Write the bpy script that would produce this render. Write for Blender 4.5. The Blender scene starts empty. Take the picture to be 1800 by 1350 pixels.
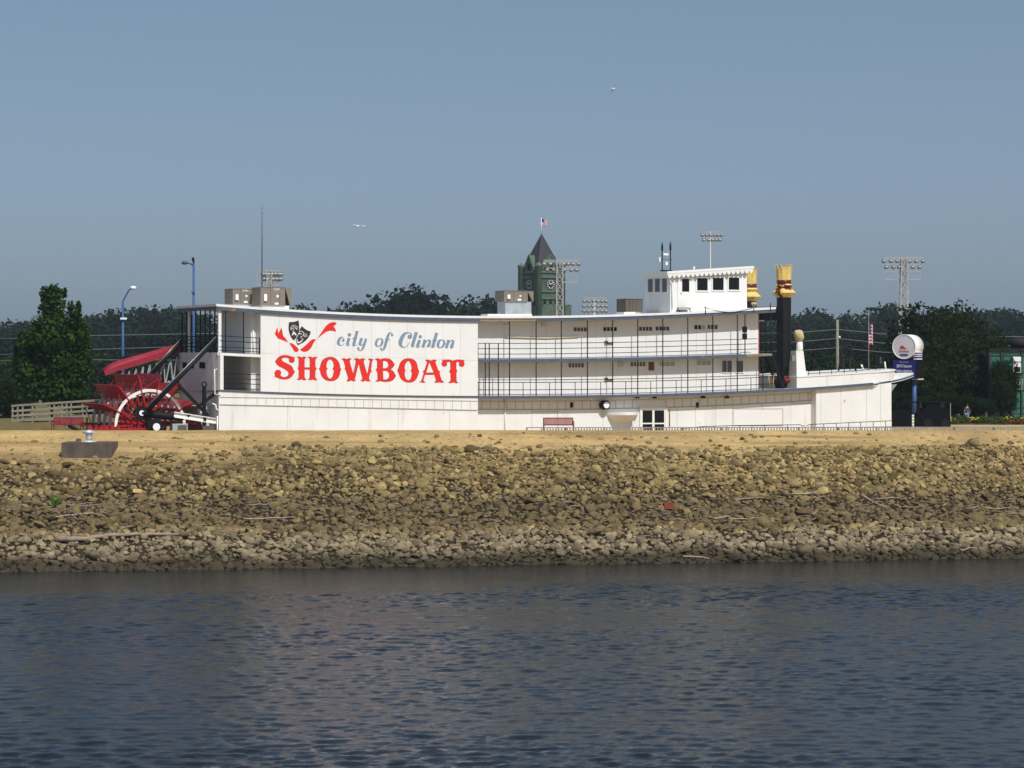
import bpy, bmesh, math, random
import numpy as np
from mathutils import Vector, Matrix, noise

R = math.radians
SC = bpy.context.scene
COL = SC.collection

# ------------------------------------------------------------------ camera, sky, sun, exposure
F, CH, HOR = 4000.0, 6.6, 620.0            # focal length (px of an 1800 px wide frame), camera height, horizon row
cam_d = bpy.data.cameras.new('camera')
cam = bpy.data.objects.new('camera', cam_d); COL.objects.link(cam)
cam.location = (0, 0, CH); cam.rotation_euler = (R(90), 0, 0)
cam_d.sensor_width = 36.0; cam_d.lens = 36.0 * F / 1800.0
cam_d.shift_y = -(675.0 - HOR) / 1800.0
cam_d.clip_start = 0.5; cam_d.clip_end = 12000
SC.camera = cam

TH = R(24.4); CT, ST = math.cos(TH), math.sin(TH)
SUN_EL = R(51)
saz = Vector((ST, -CT, 0)); saz.rotate(Matrix.Rotation(R(4), 3, 'Z'))     # towards the sun, nearly square to the boat's side
sdir = Vector((saz.x * math.cos(SUN_EL), saz.y * math.cos(SUN_EL), math.sin(SUN_EL)))

world = bpy.data.worlds.new('World'); SC.world = world; world.use_nodes = True
wn = world.node_tree.nodes; wl = world.node_tree.links
for n in list(wn): wn.remove(n)
sky = wn.new('ShaderNodeTexSky'); sky.sky_type = 'NISHITA'; sky.sun_disc = False
sky.sun_elevation = SUN_EL; sky.sun_rotation = math.atan2(sdir.x, sdir.y)
sky.altitude = 0; sky.air_density = 0.5; sky.dust_density = 2.0; sky.ozone_density = 1.0
wh = wn.new('ShaderNodeMix'); wh.data_type = 'RGBA'; wh.blend_type = 'MULTIPLY'
wh.inputs[0].default_value = 1.0; wh.inputs[7].default_value = (0.98, 0.99, 0.95, 1)
bg = wn.new('ShaderNodeBackground'); bg.inputs[1].default_value = 0.117
wo = wn.new('ShaderNodeOutputWorld')
wm = wn.new('ShaderNodeMix'); wm.data_type = 'RGBA'; wm.inputs[0].default_value = 0.42      # even summer haze over the clear sky
wm.inputs[7].default_value = (1.95, 2.66, 3.42, 1)
wl.new(sky.outputs[0], wh.inputs[6]); wl.new(wh.outputs[2], wm.inputs[6]); wl.new(wm.outputs[2], bg.inputs[0]); wl.new(bg.outputs[0], wo.inputs[0])

sl = bpy.data.lights.new('sun', 'SUN'); sl.energy = 4.0; sl.angle = R(0.53); sl.color = (1.0, 0.985, 0.96)
so = bpy.data.objects.new('sun', sl); COL.objects.link(so)
so.rotation_euler = sdir.to_track_quat('Z', 'Y').to_euler(); so.location = (40, -40, 80)

SC.view_settings.view_transform = 'Standard'; SC.view_settings.look = 'None'
SC.view_settings.exposure = 0.0; SC.view_settings.gamma = 1.0
SC.view_settings.use_curve_mapping = False
SC.cycles.max_bounces = 6; SC.cycles.diffuse_bounces = 3; SC.cycles.glossy_bounces = 3
SC.cycles.transmission_bounces = 4; SC.cycles.volume_bounces = 0; SC.cycles.transparent_max_bounces = 8
SC.cycles.use_denoising = True; SC.cycles.sample_clamp_indirect = 6

# ------------------------------------------------------------------ materials
MATS = {}
def mat(name, col, rough=0.6, metal=0.0, var=0.0, vscale=1.0, streak=None, bump=0.0, bscale=20.0,
        spots=None, spec=0.4, col2=None, random_obj=0.0):
    m = bpy.data.materials.new(name); m.use_nodes = True
    nt = m.node_tree; N = nt.nodes; L = nt.links
    b = N['Principled BSDF']; b.inputs['Roughness'].default_value = rough
    b.inputs['Metallic'].default_value = metal; b.inputs['Specular IOR Level'].default_value = spec
    c = N.new('ShaderNodeRGB'); c.outputs[0].default_value = (*col, 1); cur = c.outputs[0]
    tc = N.new('ShaderNodeTexCoord')
    def mixcol(fac, colour, mode='MIX'):
        nonlocal cur
        x = N.new('ShaderNodeMix'); x.data_type = 'RGBA'; x.blend_type = mode
        L.new(fac, x.inputs[0]); L.new(cur, x.inputs[6]); x.inputs[7].default_value = (*colour, 1)
        cur = x.outputs[2]
    def noise_fac(scale, lo, hi, detail=4, stretch=None, rough_=0.55):
        n = N.new('ShaderNodeTexNoise'); n.inputs['Scale'].default_value = scale
        n.inputs['Detail'].default_value = detail; n.inputs['Roughness'].default_value = rough_
        src = tc.outputs['Object']
        if stretch:
            mp = N.new('ShaderNodeMapping'); mp.inputs['Scale'].default_value = stretch
            L.new(src, mp.inputs[0]); src = mp.outputs[0]
        L.new(src, n.inputs['Vector'])
        r = N.new('ShaderNodeMapRange'); r.inputs[1].default_value = lo; r.inputs[2].default_value = hi
        L.new(n.outputs['Fac'], r.inputs[0]); return r.outputs[0]
    if var:
        c2 = col2 or tuple(v * (1 - var) for v in col)
        mixcol(noise_fac(vscale, 0.35, 0.7), c2)
    if streak:                                   # vertical run-off stains
        scol, sx, lo, hi = streak
        mixcol(noise_fac(1.0, lo, hi, 5, (sx, sx, sx * 0.10)), scol)
    if spots:                                    # rust and chips
        pcol, ps, lo, hi = spots
        mixcol(noise_fac(ps, lo, hi, 5), pcol)
    if random_obj:
        oi = N.new('ShaderNodeObjectInfo')
        r = N.new('ShaderNodeMapRange'); r.inputs[3].default_value = 1 - random_obj; r.inputs[4].default_value = 1 + random_obj
        L.new(oi.outputs['Random'], r.inputs[0])
        x = N.new('ShaderNodeVectorMath'); x.operation = 'SCALE'
        L.new(cur, x.inputs[0]); L.new(r.outputs[0], x.inputs['Scale']); cur = x.outputs[0]
    L.new(cur, b.inputs['Base Color'])
    if bump:
        n = N.new('ShaderNodeTexNoise'); n.inputs['Scale'].default_value = bscale; n.inputs['Detail'].default_value = 6
        L.new(tc.outputs['Object'], n.inputs['Vector'])
        bp_ = N.new('ShaderNodeBump'); bp_.inputs['Distance'].default_value = bump
        L.new(n.outputs['Fac'], bp_.inputs['Height']); L.new(bp_.outputs[0], b.inputs['Normal'])
    MATS[name] = m
    return m

WHITE = (0.77, 0.768, 0.75)
mat('white', WHITE, 0.55, var=0.07, vscale=0.7, streak=((0.62, 0.60, 0.54), 2.2, 0.60, 0.80), spots=((0.32, 0.17, 0.10), 3.0, 0.775, 0.80))
mat('hullwhite', (0.76, 0.755, 0.735), 0.6, var=0.08, vscale=0.5, streak=((0.60, 0.57, 0.50), 1.6, 0.58, 0.80), spots=((0.30, 0.13, 0.09), 2.2, 0.725, 0.745), bump=0.012, bscale=3)
mat('signwhite', (0.775, 0.77, 0.755), 0.5, var=0.05, vscale=0.8, streak=((0.68, 0.64, 0.57), 2.5, 0.60, 0.8), random_obj=0.012)
mat('shadewhite', (0.60, 0.59, 0.59), 0.6, var=0.10, vscale=1.2, streak=((0.50, 0.47, 0.46), 2.0, 0.52, 0.74))  # white greyed to put the stern's shade into the colour
mat('trim', (0.80, 0.79, 0.75), 0.5, var=0.05, vscale=2.0)
mat('seam', (0.33, 0.32, 0.28), 0.7)
mat('blue_edge', (0.078, 0.108, 0.160), 0.55, var=0.25, vscale=1.5, spots=((0.30, 0.15, 0.07), 1.3, 0.66, 0.70))
mat('blue_plain', (0.13, 0.24, 0.42), 0.5, var=0.15, vscale=1.5)
mat('deck_grey', (0.34, 0.31, 0.27), 0.75, var=0.2, vscale=1.0)
mat('black', (0.007, 0.007, 0.008), 0.6, spec=0.2)
mat('stack_black', (0.006, 0.006, 0.007), 0.5, var=0.4, vscale=2, spec=0.3)
mat('red', (0.36, 0.008, 0.014), 0.5, var=0.35, vscale=1.2, random_obj=0.12)
mat('sign_red', (0.74, 0.020, 0.012), 0.5, var=0.10, vscale=2.5, spots=((0.70, 0.52, 0.48), 1.1, 0.735, 0.745))
mat('sign_outline', (0.10, 0.05, 0.06), 0.6)
mat('sign_blue', (0.20, 0.285, 0.38), 0.55, var=0.12, vscale=2.5)
mat('canopy_red', (0.30, 0.014, 0.032), 0.65, var=0.25, vscale=0.8)
mat('bench_red', (0.20, 0.010, 0.018), 0.5, var=0.15, vscale=4)
mat('gold', (0.76, 0.55, 0.16), 0.42, var=0.12, vscale=3, spots=((0.16, 0.03, 0.015), 1.6, 0.66, 0.68))
mat('gold_worn', (0.72, 0.52, 0.14), 0.42, spots=((0.12, 0.018, 0.012), 1.3, 0.53, 0.56))
mat('maroon', (0.10, 0.012, 0.012), 0.4, spots=((0.66, 0.45, 0.14), 4.0, 0.66, 0.68))
mat('glass_dark', (0.006, 0.007, 0.008), 0.15, spec=0.25)
mat('glass_grey', (0.07, 0.08, 0.085), 0.15, spec=0.6)
mat('glass_pale', (0.36, 0.40, 0.38), 0.3)
mat('board_brown', (0.18, 0.085, 0.045), 0.7, var=0.3, vscale=3)
mat('cream', (0.62, 0.55, 0.36), 0.6)
mat('hvac', (0.215, 0.175, 0.135), 0.55, var=0.15, vscale=1.2)
mat('hvac_dark', (0.10, 0.085, 0.065), 0.6, var=0.2, vscale=3)
mat('galv', (0.50, 0.53, 0.53), 0.4, metal=0.4, var=0.25, vscale=2)
mat('steel', (0.42, 0.43, 0.42), 0.4, metal=0.6, var=0.2, vscale=3)
mat('tower_steel', (0.40, 0.39, 0.37), 0.55, metal=0.2)
mat('lamp_glass', (0.72, 0.74, 0.76), 0.25)
mat('lamp_body', (0.13, 0.14, 0.15), 0.4)
mat('pole_blue', (0.028, 0.085, 0.22), 0.5)
mat('sign_navy', (0.012, 0.016, 0.16), 0.4)
mat('print_grey', (0.24, 0.26, 0.50), 0.5)
mat('print_white', (0.80, 0.80, 0.84), 0.5)
mat('print_red', (0.42, 0.05, 0.06), 0.5)
mat('print_blue', (0.03, 0.09, 0.22), 0.5)
mat('face_grey', (0.56, 0.56, 0.60), 0.5, var=0.08, vscale=1)  # drum white greyed: the shade of its turned-away face is in the colour
mat('cowl_tan', (0.56, 0.47, 0.30), 0.9, var=0.25, vscale=3)
mat('canvas', (0.60, 0.50, 0.30), 0.9, var=0.3, vscale=4, bump=0.03, bscale=5)
mat('concrete', (0.125, 0.098, 0.075), 0.9, var=0.35, vscale=1.4, streak=((0.07, 0.055, 0.045), 2.5, 0.5, 0.7), bump=0.02, bscale=8)
mat('bollard', (0.60, 0.61, 0.64), 0.4, metal=0.2, var=0.2, vscale=3)
mat('wood_grey', (0.27, 0.25, 0.19), 0.85, var=0.3, vscale=2, random_obj=0.1)
mat('fence_grey', (0.30, 0.29, 0.27), 0.8, var=0.3, vscale=2, random_obj=0.15)
mat('driftwood', (0.36, 0.28, 0.21), 0.9, var=0.4, vscale=2.5, random_obj=0.25, bump=0.02, bscale=14)
mat('rust_brick', (0.20, 0.042, 0.014), 0.85, var=0.4, vscale=4)
mat('plastic_orange', (0.62, 0.40, 0.14), 0.8, var=0.2, vscale=4)
mat('bark', (0.13, 0.095, 0.065), 0.9, var=0.4, vscale=3, bump=0.03, bscale=8)
mat('tower_green', (0.085, 0.130, 0.088), 0.85, var=0.45, vscale=0.30, col2=(0.045, 0.060, 0.045), streak=((0.14, 0.21, 0.145), 0.9, 0.56, 0.75))
mat('tower_band', (0.105, 0.165, 0.11), 0.8, var=0.35, vscale=0.5)
mat('slate', (0.034, 0.035, 0.042), 0.7, var=0.3, vscale=0.4)
mat('ridge_red', (0.06, 0.035, 0.035), 0.7)
mat('clock_black', (0.015, 0.015, 0.016), 0.5)
mat('flag_red', (0.45, 0.03, 0.05), 0.8)
mat('flag_white', (0.70, 0.66, 0.66), 0.8)
mat('flag_blue', (0.02, 0.03, 0.12), 0.8)
mat('green_panel', (0.020, 0.16, 0.095), 0.6, var=0.25, vscale=0.8, random_obj=0.1)
mat('frame_dark', (0.018, 0.024, 0.024), 0.6)
mat('rust_roof', (0.014, 0.008, 0.007), 0.8, var=0.5, vscale=0.9)
mat('skin', (0.50, 0.28, 0.20), 0.6)
mat('shirt', (0.075, 0.075, 0.10), 0.9, var=0.2, vscale=6)
mat('jeans', (0.16, 0.28, 0.52), 0.9)
mat('hair', (0.05, 0.03, 0.02), 0.9)
mat('gull_white', (0.80, 0.80, 0.78), 0.8)
mat('gull_grey', (0.25, 0.26, 0.28), 0.8)
mat('wire', (0.20, 0.21, 0.22), 0.6)
mat('yellow_flower', (0.70, 0.48, 0.04), 0.8)
mat('red_flower', (0.55, 0.04, 0.04), 0.8)
mat('black_matte', (0.004, 0.004, 0.005), 0.9, spec=0.1)
mat('pale_green', (0.30, 0.44, 0.24), 0.6)
mat('letter_black', (0.02, 0.02, 0.02), 0.6)

def leaf_mat(name, c1, c2, scale=0.5, rnd=0.12, trans=0.25):
    m = bpy.data.materials.new(name); m.use_nodes = True
    N = m.node_tree.nodes; L = m.node_tree.links
    for n in list(N): N.remove(n)
    out = N.new('ShaderNodeOutputMaterial'); tc = N.new('ShaderNodeTexCoord')
    nz = N.new('ShaderNodeTexNoise'); nz.inputs['Scale'].default_value = scale; nz.inputs['Detail'].default_value = 4
    L.new(tc.outputs['Object'], nz.inputs['Vector'])
    r = N.new('ShaderNodeMapRange'); r.inputs[1].default_value = 0.35; r.inputs[2].default_value = 0.65
    L.new(nz.outputs['Fac'], r.inputs[0])
    x = N.new('ShaderNodeMix'); x.data_type = 'RGBA'; L.new(r.outputs[0], x.inputs[0])
    x.inputs[6].default_value = (*c1, 1); x.inputs[7].default_value = (*c2, 1)
    oi = N.new('ShaderNodeObjectInfo'); rr = N.new('ShaderNodeMapRange')
    rr.inputs[3].default_value = 1 - rnd; rr.inputs[4].default_value = 1 + rnd
    L.new(oi.outputs['Random'], rr.inputs[0])
    sc = N.new('ShaderNodeVectorMath'); sc.operation = 'SCALE'
    L.new(x.outputs[2], sc.inputs[0]); L.new(rr.outputs[0], sc.inputs['Scale'])
    d = N.new('ShaderNodeBsdfDiffuse'); t = N.new('ShaderNodeBsdfTranslucent'); mx = N.new('ShaderNodeMixShader')
    mx.inputs[0].default_value = trans
    L.new(sc.outputs[0], d.inputs[0]); L.new(sc.outputs[0], t.inputs[0])
    L.new(d.outputs[0], mx.inputs[1]); L.new(t.outputs[0], mx.inputs[2]); L.new(mx.outputs[0], out.inputs[0])
    MATS[name] = m
leaf_mat('leaf_maple', (0.014, 0.038, 0.007), (0.045, 0.092, 0.014), 0.9)
leaf_mat('leaf_dark', (0.009, 0.017, 0.005), (0.026, 0.043, 0.010), 0.5)
leaf_mat('leaf_far', (0.009, 0.018, 0.009), (0.019, 0.034, 0.014), 0.25, 0.35)
leaf_mat('leaf_light', (0.013, 0.026, 0.009), (0.026, 0.046, 0.014), 0.3, 0.3)
leaf_mat('leaf_bed', (0.045, 0.085, 0.02), (0.09, 0.12, 0.03), 0.9)
leaf_mat('leaf_tuft', (0.10, 0.20, 0.03), (0.14, 0.24, 0.04), 2.0)

# ------------------------------------------------------------------ mesh helpers
def tag(o, label=None, cat=None, group=None, kind=None):
    if label: o['label'] = label
    if cat: o['category'] = cat
    if group: o['group'] = group
    if kind: o['kind'] = kind
    return o

def empty(name, loc, rz=0.0):
    o = bpy.data.objects.new(name, None); COL.objects.link(o)
    o.location = loc; o.rotation_euler = (0, 0, rz); o.empty_display_size = 0.3
    return o

def link_mesh(name, me, parent=None, m=None):
    if m is not None and len(me.materials) == 0:
        me.materials.append(MATS[m] if isinstance(m, str) else m)
    o = bpy.data.objects.new(name, me); COL.objects.link(o)
    if parent is not None: o.parent = parent
    return o

class MB:
    def __init__(s): s.v = []; s.f = []; s.sm = []
    def add(s, vs, fs, smooth=False):
        b = len(s.v); s.v.extend([tuple(p) for p in vs])
        for f in fs: s.f.append(tuple(b + i for i in f)); s.sm.append(smooth)
        return s
    def box(s, x0, x1, y0, y1, z0, z1):
        vs = [(x0,y0,z0),(x1,y0,z0),(x1,y1,z0),(x0,y1,z0),(x0,y0,z1),(x1,y0,z1),(x1,y1,z1),(x0,y1,z1)]
        return s.add(vs, [(0,3,2,1),(4,5,6,7),(0,1,5,4),(1,2,6,5),(2,3,7,6),(3,0,4,7)])
    def bar(s, p, q, w, h=None, up=(0,0,1)):
        p = Vector(p); q = Vector(q); d = (q - p)
        if d.length < 1e-6: return s
        d.normalize(); h = h or w; u = Vector(up)
        if abs(d.dot(u)) > 0.98: u = Vector((1, 0, 0))
        a = d.cross(u).normalized() * (w / 2); b = a.cross(d).normalized() * (h / 2)
        vs = [p-a-b, p+a-b, p+a+b, p-a+b, q-a-b, q+a-b, q+a+b, q-a+b]
        return s.add(vs, [(0,3,2,1),(4,5,6,7),(0,1,5,4),(1,2,6,5),(2,3,7,6),(3,0,4,7)])
    def tube(s, pts, r, n=8, cap=True):
        pts = [Vector(p) for p in pts]; rs = r if isinstance(r, (list, tuple)) else [r] * len(pts)
        vs = []; fs = []
        prev = None
        for i, p in enumerate(pts):
            d = (pts[min(i+1, len(pts)-1)] - pts[max(i-1, 0)]).normalized()
            if prev is None:
                u = Vector((0,0,1)) if abs(d.z) < 0.9 else Vector((1,0,0))
                a = d.cross(u).normalized()
            else:
                a = (prev - d * prev.dot(d)).normalized()
            prev = a; b = d.cross(a)
            for k in range(n):
                an = 2*math.pi*k/n
                vs.append(p + (a*math.cos(an) + b*math.sin(an)) * rs[i])
        for i in range(len(pts)-1):
            for k in range(n):
                k2 = (k+1) % n
                fs.append((i*n+k, i*n+k2, (i+1)*n+k2, (i+1)*n+k))
        s.add(vs, fs, True)
        if cap:
            b0 = len(s.v) - len(vs)
            s.f.append(tuple(b0 + k for k in reversed(range(n)))); s.sm.append(False)
            s.f.append(tuple(b0 + (len(pts)-1)*n + k for k in range(n))); s.sm.append(False)
        return s
    def lathe(s, prof, c=(0,0,0), n=24, axis='z', smooth=True, cap=True):
        c = Vector(c); vs = []; fs = []
        for (r, h) in prof:
            for k in range(n):
                an = 2*math.pi*(k+0.5)/n
                if axis == 'z': vs.append(c + Vector((r*math.cos(an), r*math.sin(an), h)))
                elif axis == 'y': vs.append(c + Vector((r*math.cos(an), h, r*math.sin(an))))
                else: vs.append(c + Vector((h, r*math.cos(an), r*math.sin(an))))
        for i in range(len(prof)-1):
            for k in range(n):
                k2 = (k+1) % n; fs.append((i*n+k, i*n+k2, (i+1)*n+k2, (i+1)*n+k))
        s.add(vs, fs, smooth); b0 = len(s.v) - len(vs)
        if not cap: return s
        s.f.append(tuple(b0 + k for k in reversed(range(n)))); s.sm.append(False)
        s.f.append(tuple(b0 + (len(prof)-1)*n + k for k in range(n))); s.sm.append(False)
        return s
    def prism(s, poly, off):
        off = Vector(off); n = len(poly); a = [Vector(p) for p in poly]; b = [p + off for p in a]
        fs = [tuple(range(n)), tuple(reversed(range(n, 2*n)))]
        for k in range(n): k2 = (k+1) % n; fs.append((k, n+k, n+k2, k2))
        return s.add(a + b, fs)
    def strip(s, ts, v0, v1, zlo, zhi):
        """a solid that follows the sheer: ts along the boat, v0..v1 across, between two height curves"""
        vs = []; fs = []; n = len(ts)
        for t in ts:
            a = v0(t) if callable(v0) else v0; b = v1(t) if callable(v1) else v1
            l = zlo(t) if callable(zlo) else zlo; h = zhi(t) if callable(zhi) else zhi
            vs += [(t,a,l),(t,b,l),(t,b,h),(t,a,h)]
        for i in range(n-1):
            p = 4*i; q = p+4
            fs += [(p,q,q+3,p+3),(p+3,q+3,q+2,p+2),(p+2,q+2,q+1,p+1),(p+1,q+1,q,p)]
        fs += [(0,3,2,1),(4*n-4,4*n-3,4*n-2,4*n-1)]
        return s.add(vs, fs)
    def mesh(s, name):
        me = bpy.data.meshes.new(name); me.from_pydata(s.v, [], s.f)
        me.polygons.foreach_set('use_smooth', s.sm); 
        bm = bmesh.new(); bm.from_mesh(me); bmesh.ops.recalc_face_normals(bm, faces=bm.faces); bm.to_mesh(me); bm.free()
        me.update(); return me
    def build(s, name, m, parent=None):
        return link_mesh(name, s.mesh(name), parent, m)

def W(px, py, D):
    return Vector(((px - 900) * D / F, D, CH - (py - HOR) * D / F))
def XD(px, D): return (px - 900) * D / F
def ZD(py, D): return CH - (py - HOR) * D / F
def copy_tree(o, parent=None):
    c = o.copy(); COL.objects.link(c); c.parent = parent
    for ch in list(o.children): copy_tree(ch, c)
    return c
def lin(a, b, n): return [a + (b - a) * i / (n - 1) for i in range(n)]

# ------------------------------------------------------------------ terrain functions
WATER = -5.4
PROF = [(118.0, -9.5), (128.9, -5.42), (131.6, -3.95), (133.6, -3.28), (138.4, -1.55), (143.3, 0.14), (146.2, 0.92), (148.0, 1.33), (149.2, 1.49), (151.0, 1.46), (154.5, 1.28), (157.0, 1.20)]
def bank_shift(X, D):
    q = min(max((D - 128.9) / 20.1, 0), 1.2); Xc = min(max(X, -70), 70)
    return D + Xc * (0.148 * (1 - q) + 0.02 * q)
def bank_z(X, Y):
    """height of the bank surface at a world position"""
    pts = [(bank_shift(X, d), z) for d, z in PROF]
    if Y <= pts[0][0]: return pts[0][1]
    for (a, za), (b, zb) in zip(pts, pts[1:]):
        if Y <= b: return za + (zb - za) * (Y - a) / (b - a)
    return pts[-1][1]
def bank_bump(X, Y):
    q = min(max((Y - 130) / 18.0, 0), 1)
    k = 0.22 * (1 - q) + 0.035
    return k * noise.noise(Vector((X * 0.35, Y * 0.35, 1.7))) + 0.02 * noise.noise(Vector((X * 2.1, Y * 2.1, 5.0)))
def edge_noise(X):
    return 1.6 * noise.noise(Vector((X * 0.12, 3.3, 0))) + 1.1 * noise.noise(Vector((X * 0.37, 8.3, 0)))
def rock_top(X):
    """depth at which the riprap gives way to bare sand"""
    base = 144.4 + edge_noise(X)
    if X < -20: base -= 2.2 * min((-20 - X) / 7.0, 1)
    if X > 24: base += 1.5 * min((X - 24) / 8.0, 1)
    return base

def smooth01(a, b, x):
    t = min(max((x - a) / (b - a), 0), 1); return t * t * (3 - 2 * t)
def boat_local(X, Y):
    dx, dy = X + 21.0, Y - 163.0
    return dx * CT + dy * ST, -dx * ST + dy * CT
def ground_z(X, Y):
    t, v = boat_local(X, Y)
    fall = max(smooth01(-4.5, -1.2, v) * smooth01(-10.6, -9.9, t), smooth01(159.0, 165.0, Y))                       # plateau in front of the boat falls to the plaza
    left = 1 - smooth01(-34.5, -31.5, X + 0.0 * Y)       # grass left of the wheel keeps its height
    z = (1.20 - 0.02 * noise.noise(Vector((X * .4, Y * .4, 0)))) * (1 - fall)
    zl = 1.22 + 0.16 * smooth01(158, 172, Y) - 0.9 * smooth01(176, 200, Y)
    z = z * (1 - left) + zl * left
    if Y < 153.5: z = min(z, bank_z(X, Y) - 0.25)
    pit = smooth01(-10.2, -9.6, t) * (1 - smooth01(-0.9, -0.5, t)) * smooth01(0.6, 1.1, v) * (1 - smooth01(9.0, 9.6, v))
    z = z * (1 - pit) - 2.9 * pit
    return z

# ------------------------------------------------------------------ setting: river, bank, ground
def water_material():
    m = bpy.data.materials.new('river_water'); m.use_nodes = True
    N = m.node_tree.nodes; L = m.node_tree.links; b = N['Principled BSDF']
    b.inputs['Base Color'].default_value = (0.005, 0.009, 0.012, 1)
    b.inputs['Roughness'].default_value = 0.06; b.inputs['IOR'].default_value = 1.333
    tc = N.new('ShaderNodeTexCoord')
    def layer(sx, sy, detail, amp, rz=0.0, rough=0.55):
        mp = N.new('ShaderNodeMapping'); mp.inputs['Scale'].default_value = (sx, sy, 1); mp.inputs['Rotation'].default_value = (0, 0, rz)
        L.new(tc.outputs['Object'], mp.inputs[0])
        n = N.new('ShaderNodeTexNoise'); n.inputs['Scale'].default_value = 1.0; n.inputs['Detail'].default_value = detail
        n.inputs['Roughness'].default_value = rough
        L.new(mp.outputs[0], n.inputs['Vector'])
        k = N.new('ShaderNodeMath'); k.operation = 'MULTIPLY'; k.inputs[1].default_value = amp
        L.new(n.outputs['Fac'], k.inputs[0]); return k.outputs[0]
    c = layer(5.5, 10.0, 4, 0.020, -0.2, 0.6)
    bp_ = N.new('ShaderNodeBump'); bp_.inputs['Distance'].default_value = 1.0; bp_.inputs['Strength'].default_value = 1.0
    L.new(c, bp_.inputs['Height']); L.new(bp_.outputs[0], b.inputs['Normal'])
    MATS['water'] = m
water_material()
def river_mesh():
    """choppy surface: a sum of short wind waves from many directions, patchy in strength"""
    rng = np.random.default_rng(2)
    xs = np.concatenate([[-2500, -900, -300, -110, -70], np.arange(-44, 44.01, 0.16), [70, 110, 300, 900, 2500]])
    ys = np.concatenate([[-600, -200, -60, 10, 35], np.arange(57, 136.01, 0.115), [150, 165]])
    X, Y = np.meshgrid(xs, ys, indexing='ij'); Z = np.zeros_like(X)
    for k in range(90):
        lam = 0.31 * (1.25 / 0.31) ** (rng.random() ** 1.2); kk = 2 * math.pi / lam
        th = rng.normal(math.radians(80), 0.55); slope = 0.0235
        ph = rng.random() * 6.283; wob = 0.6 * np.sin(X * 0.21 + k) + 0.6 * np.sin(Y * 0.17 + 2.1 * k)
        Z += slope / kk * np.sin(kk * (X * math.cos(th) + Y * math.sin(th)) + ph + wob)
    patch = 0.95 + 0.30 * np.sin(X * 0.055 + 1.3 * np.sin(Y * 0.07)) * np.sin(Y * 0.16 + 1.3 + 1.1 * np.sin(X * .045)) + 0.12 * np.sin(X * .021 + Y * .41)
    lee = 0.20 + 0.80 * np.clip((120.5 + 0.148 * X - Y + 2.2 * np.sin(X * .19) * np.sin(X * .071 + 1)) / 7.0, 0, 1)          # calmer in the lee of the bank
    edge = (np.abs(X) < 55) & (Y > 40) & (Y < 140)
    Z = np.where(edge, Z * patch * lee, 0)
    V = np.stack([X, Y, Z], -1).reshape(-1, 3).astype(np.float32); V[:, 2] += WATER
    nx, ny = len(xs), len(ys)
    a = (np.arange(nx - 1)[:, None] * ny + np.arange(ny - 1)[None, :]).ravel()
    Q = np.stack([a, a + ny, a + ny + 1, a + 1], 1).astype(np.int32)
    me = bpy.data.meshes.new('river'); me.vertices.add(len(V)); me.vertices.foreach_set('co', V.ravel())
    me.loops.add(Q.size); me.loops.foreach_set('vertex_index', Q.ravel())
    me.polygons.add(len(Q)); me.polygons.foreach_set('loop_start', np.arange(0, Q.size, 4, dtype=np.int32))
    me.update(calc_edges=True); me.polygons.foreach_set('use_smooth', np.ones(len(Q), dtype=bool))
    return me
wat = link_mesh('river', river_mesh(), None, 'water')
tag(wat, kind='structure')

def earth_material(name, sand1, sand2, other, attr, bump=0.03):
    m = bpy.data.materials.new(name); m.use_nodes = True
    N = m.node_tree.nodes; L = m.node_tree.links; b = N['Principled BSDF']
    b.inputs['Roughness'].default_value = 0.95; b.inputs['Specular IOR Level'].default_value = 0.15
    tc = N.new('ShaderNodeTexCoord')
    def nz(scale, detail=5):
        n = N.new('ShaderNodeTexNoise'); n.inputs['Scale'].default_value = scale; n.inputs['Detail'].default_value = detail
        n.inputs['Roughness'].default_value = 0.65
        L.new(tc.outputs['Object'], n.inputs['Vector']); return n.outputs['Fac']
    def mr(fac, lo, hi):
        r = N.new('ShaderNodeMapRange'); r.inputs[1].default_value = lo; r.inputs[2].default_value = hi
        L.new(fac, r.inputs[0]); return r.outputs[0]
    def mix(f, a, bb):
        x = N.new('ShaderNodeMix'); x.data_type = 'RGBA'
        L.new(f, x.inputs[0])
        for i, c in ((6, a), (7, bb)):
            if isinstance(c, tuple): x.inputs[i].default_value = (*c, 1)
            else: L.new(c, x.inputs[i])
        return x.outputs[2]
    s = mix(mr(nz(0.5), 0.35, 0.65), sand1, sand2)
    mpx = N.new('ShaderNodeMapping'); mpx.inputs['Scale'].default_value = (0.06, 0.8, 0.8); L.new(tc.outputs['Object'], mpx.inputs[0])
    nst = N.new('ShaderNodeTexNoise'); nst.inputs['Scale'].default_value = 1.0; nst.inputs['Detail'].default_value = 5; L.new(mpx.outputs[0], nst.inputs['Vector'])
    s = mix(mr(nz(0.16, 4), 0.48, 0.66), s, tuple(v * 0.80 for v in sand2))
    s = mix(mr(nst.outputs['Fac'], 0.50, 0.66), s, tuple(v * 0.72 for v in sand2))
    s = mix(mr(nz(4.0, 8), 0.53, 0.70), s, tuple(v * 0.55 for v in sand2))
    s = mix(mr(nz(14.0, 3), 0.60, 0.72), s, tuple(min(v * 1.15, 0.8) for v in sand1))
    o = mix(mr(nz(1.6, 6), 0.35, 0.65), other, tuple(v * 0.6 for v in other))
    at = N.new('ShaderNodeAttribute'); at.attribute_name = attr
    L.new(mix(at.outputs['Fac'], s, o), b.inputs['Base Color'])
    bp_ = N.new('ShaderNodeBump'); bp_.inputs['Distance'].default_value = bump
    L.new(nz(6.0, 8), bp_.inputs['Height']); L.new(bp_.outputs[0], b.inputs['Normal'])
    MATS[name] = m
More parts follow.
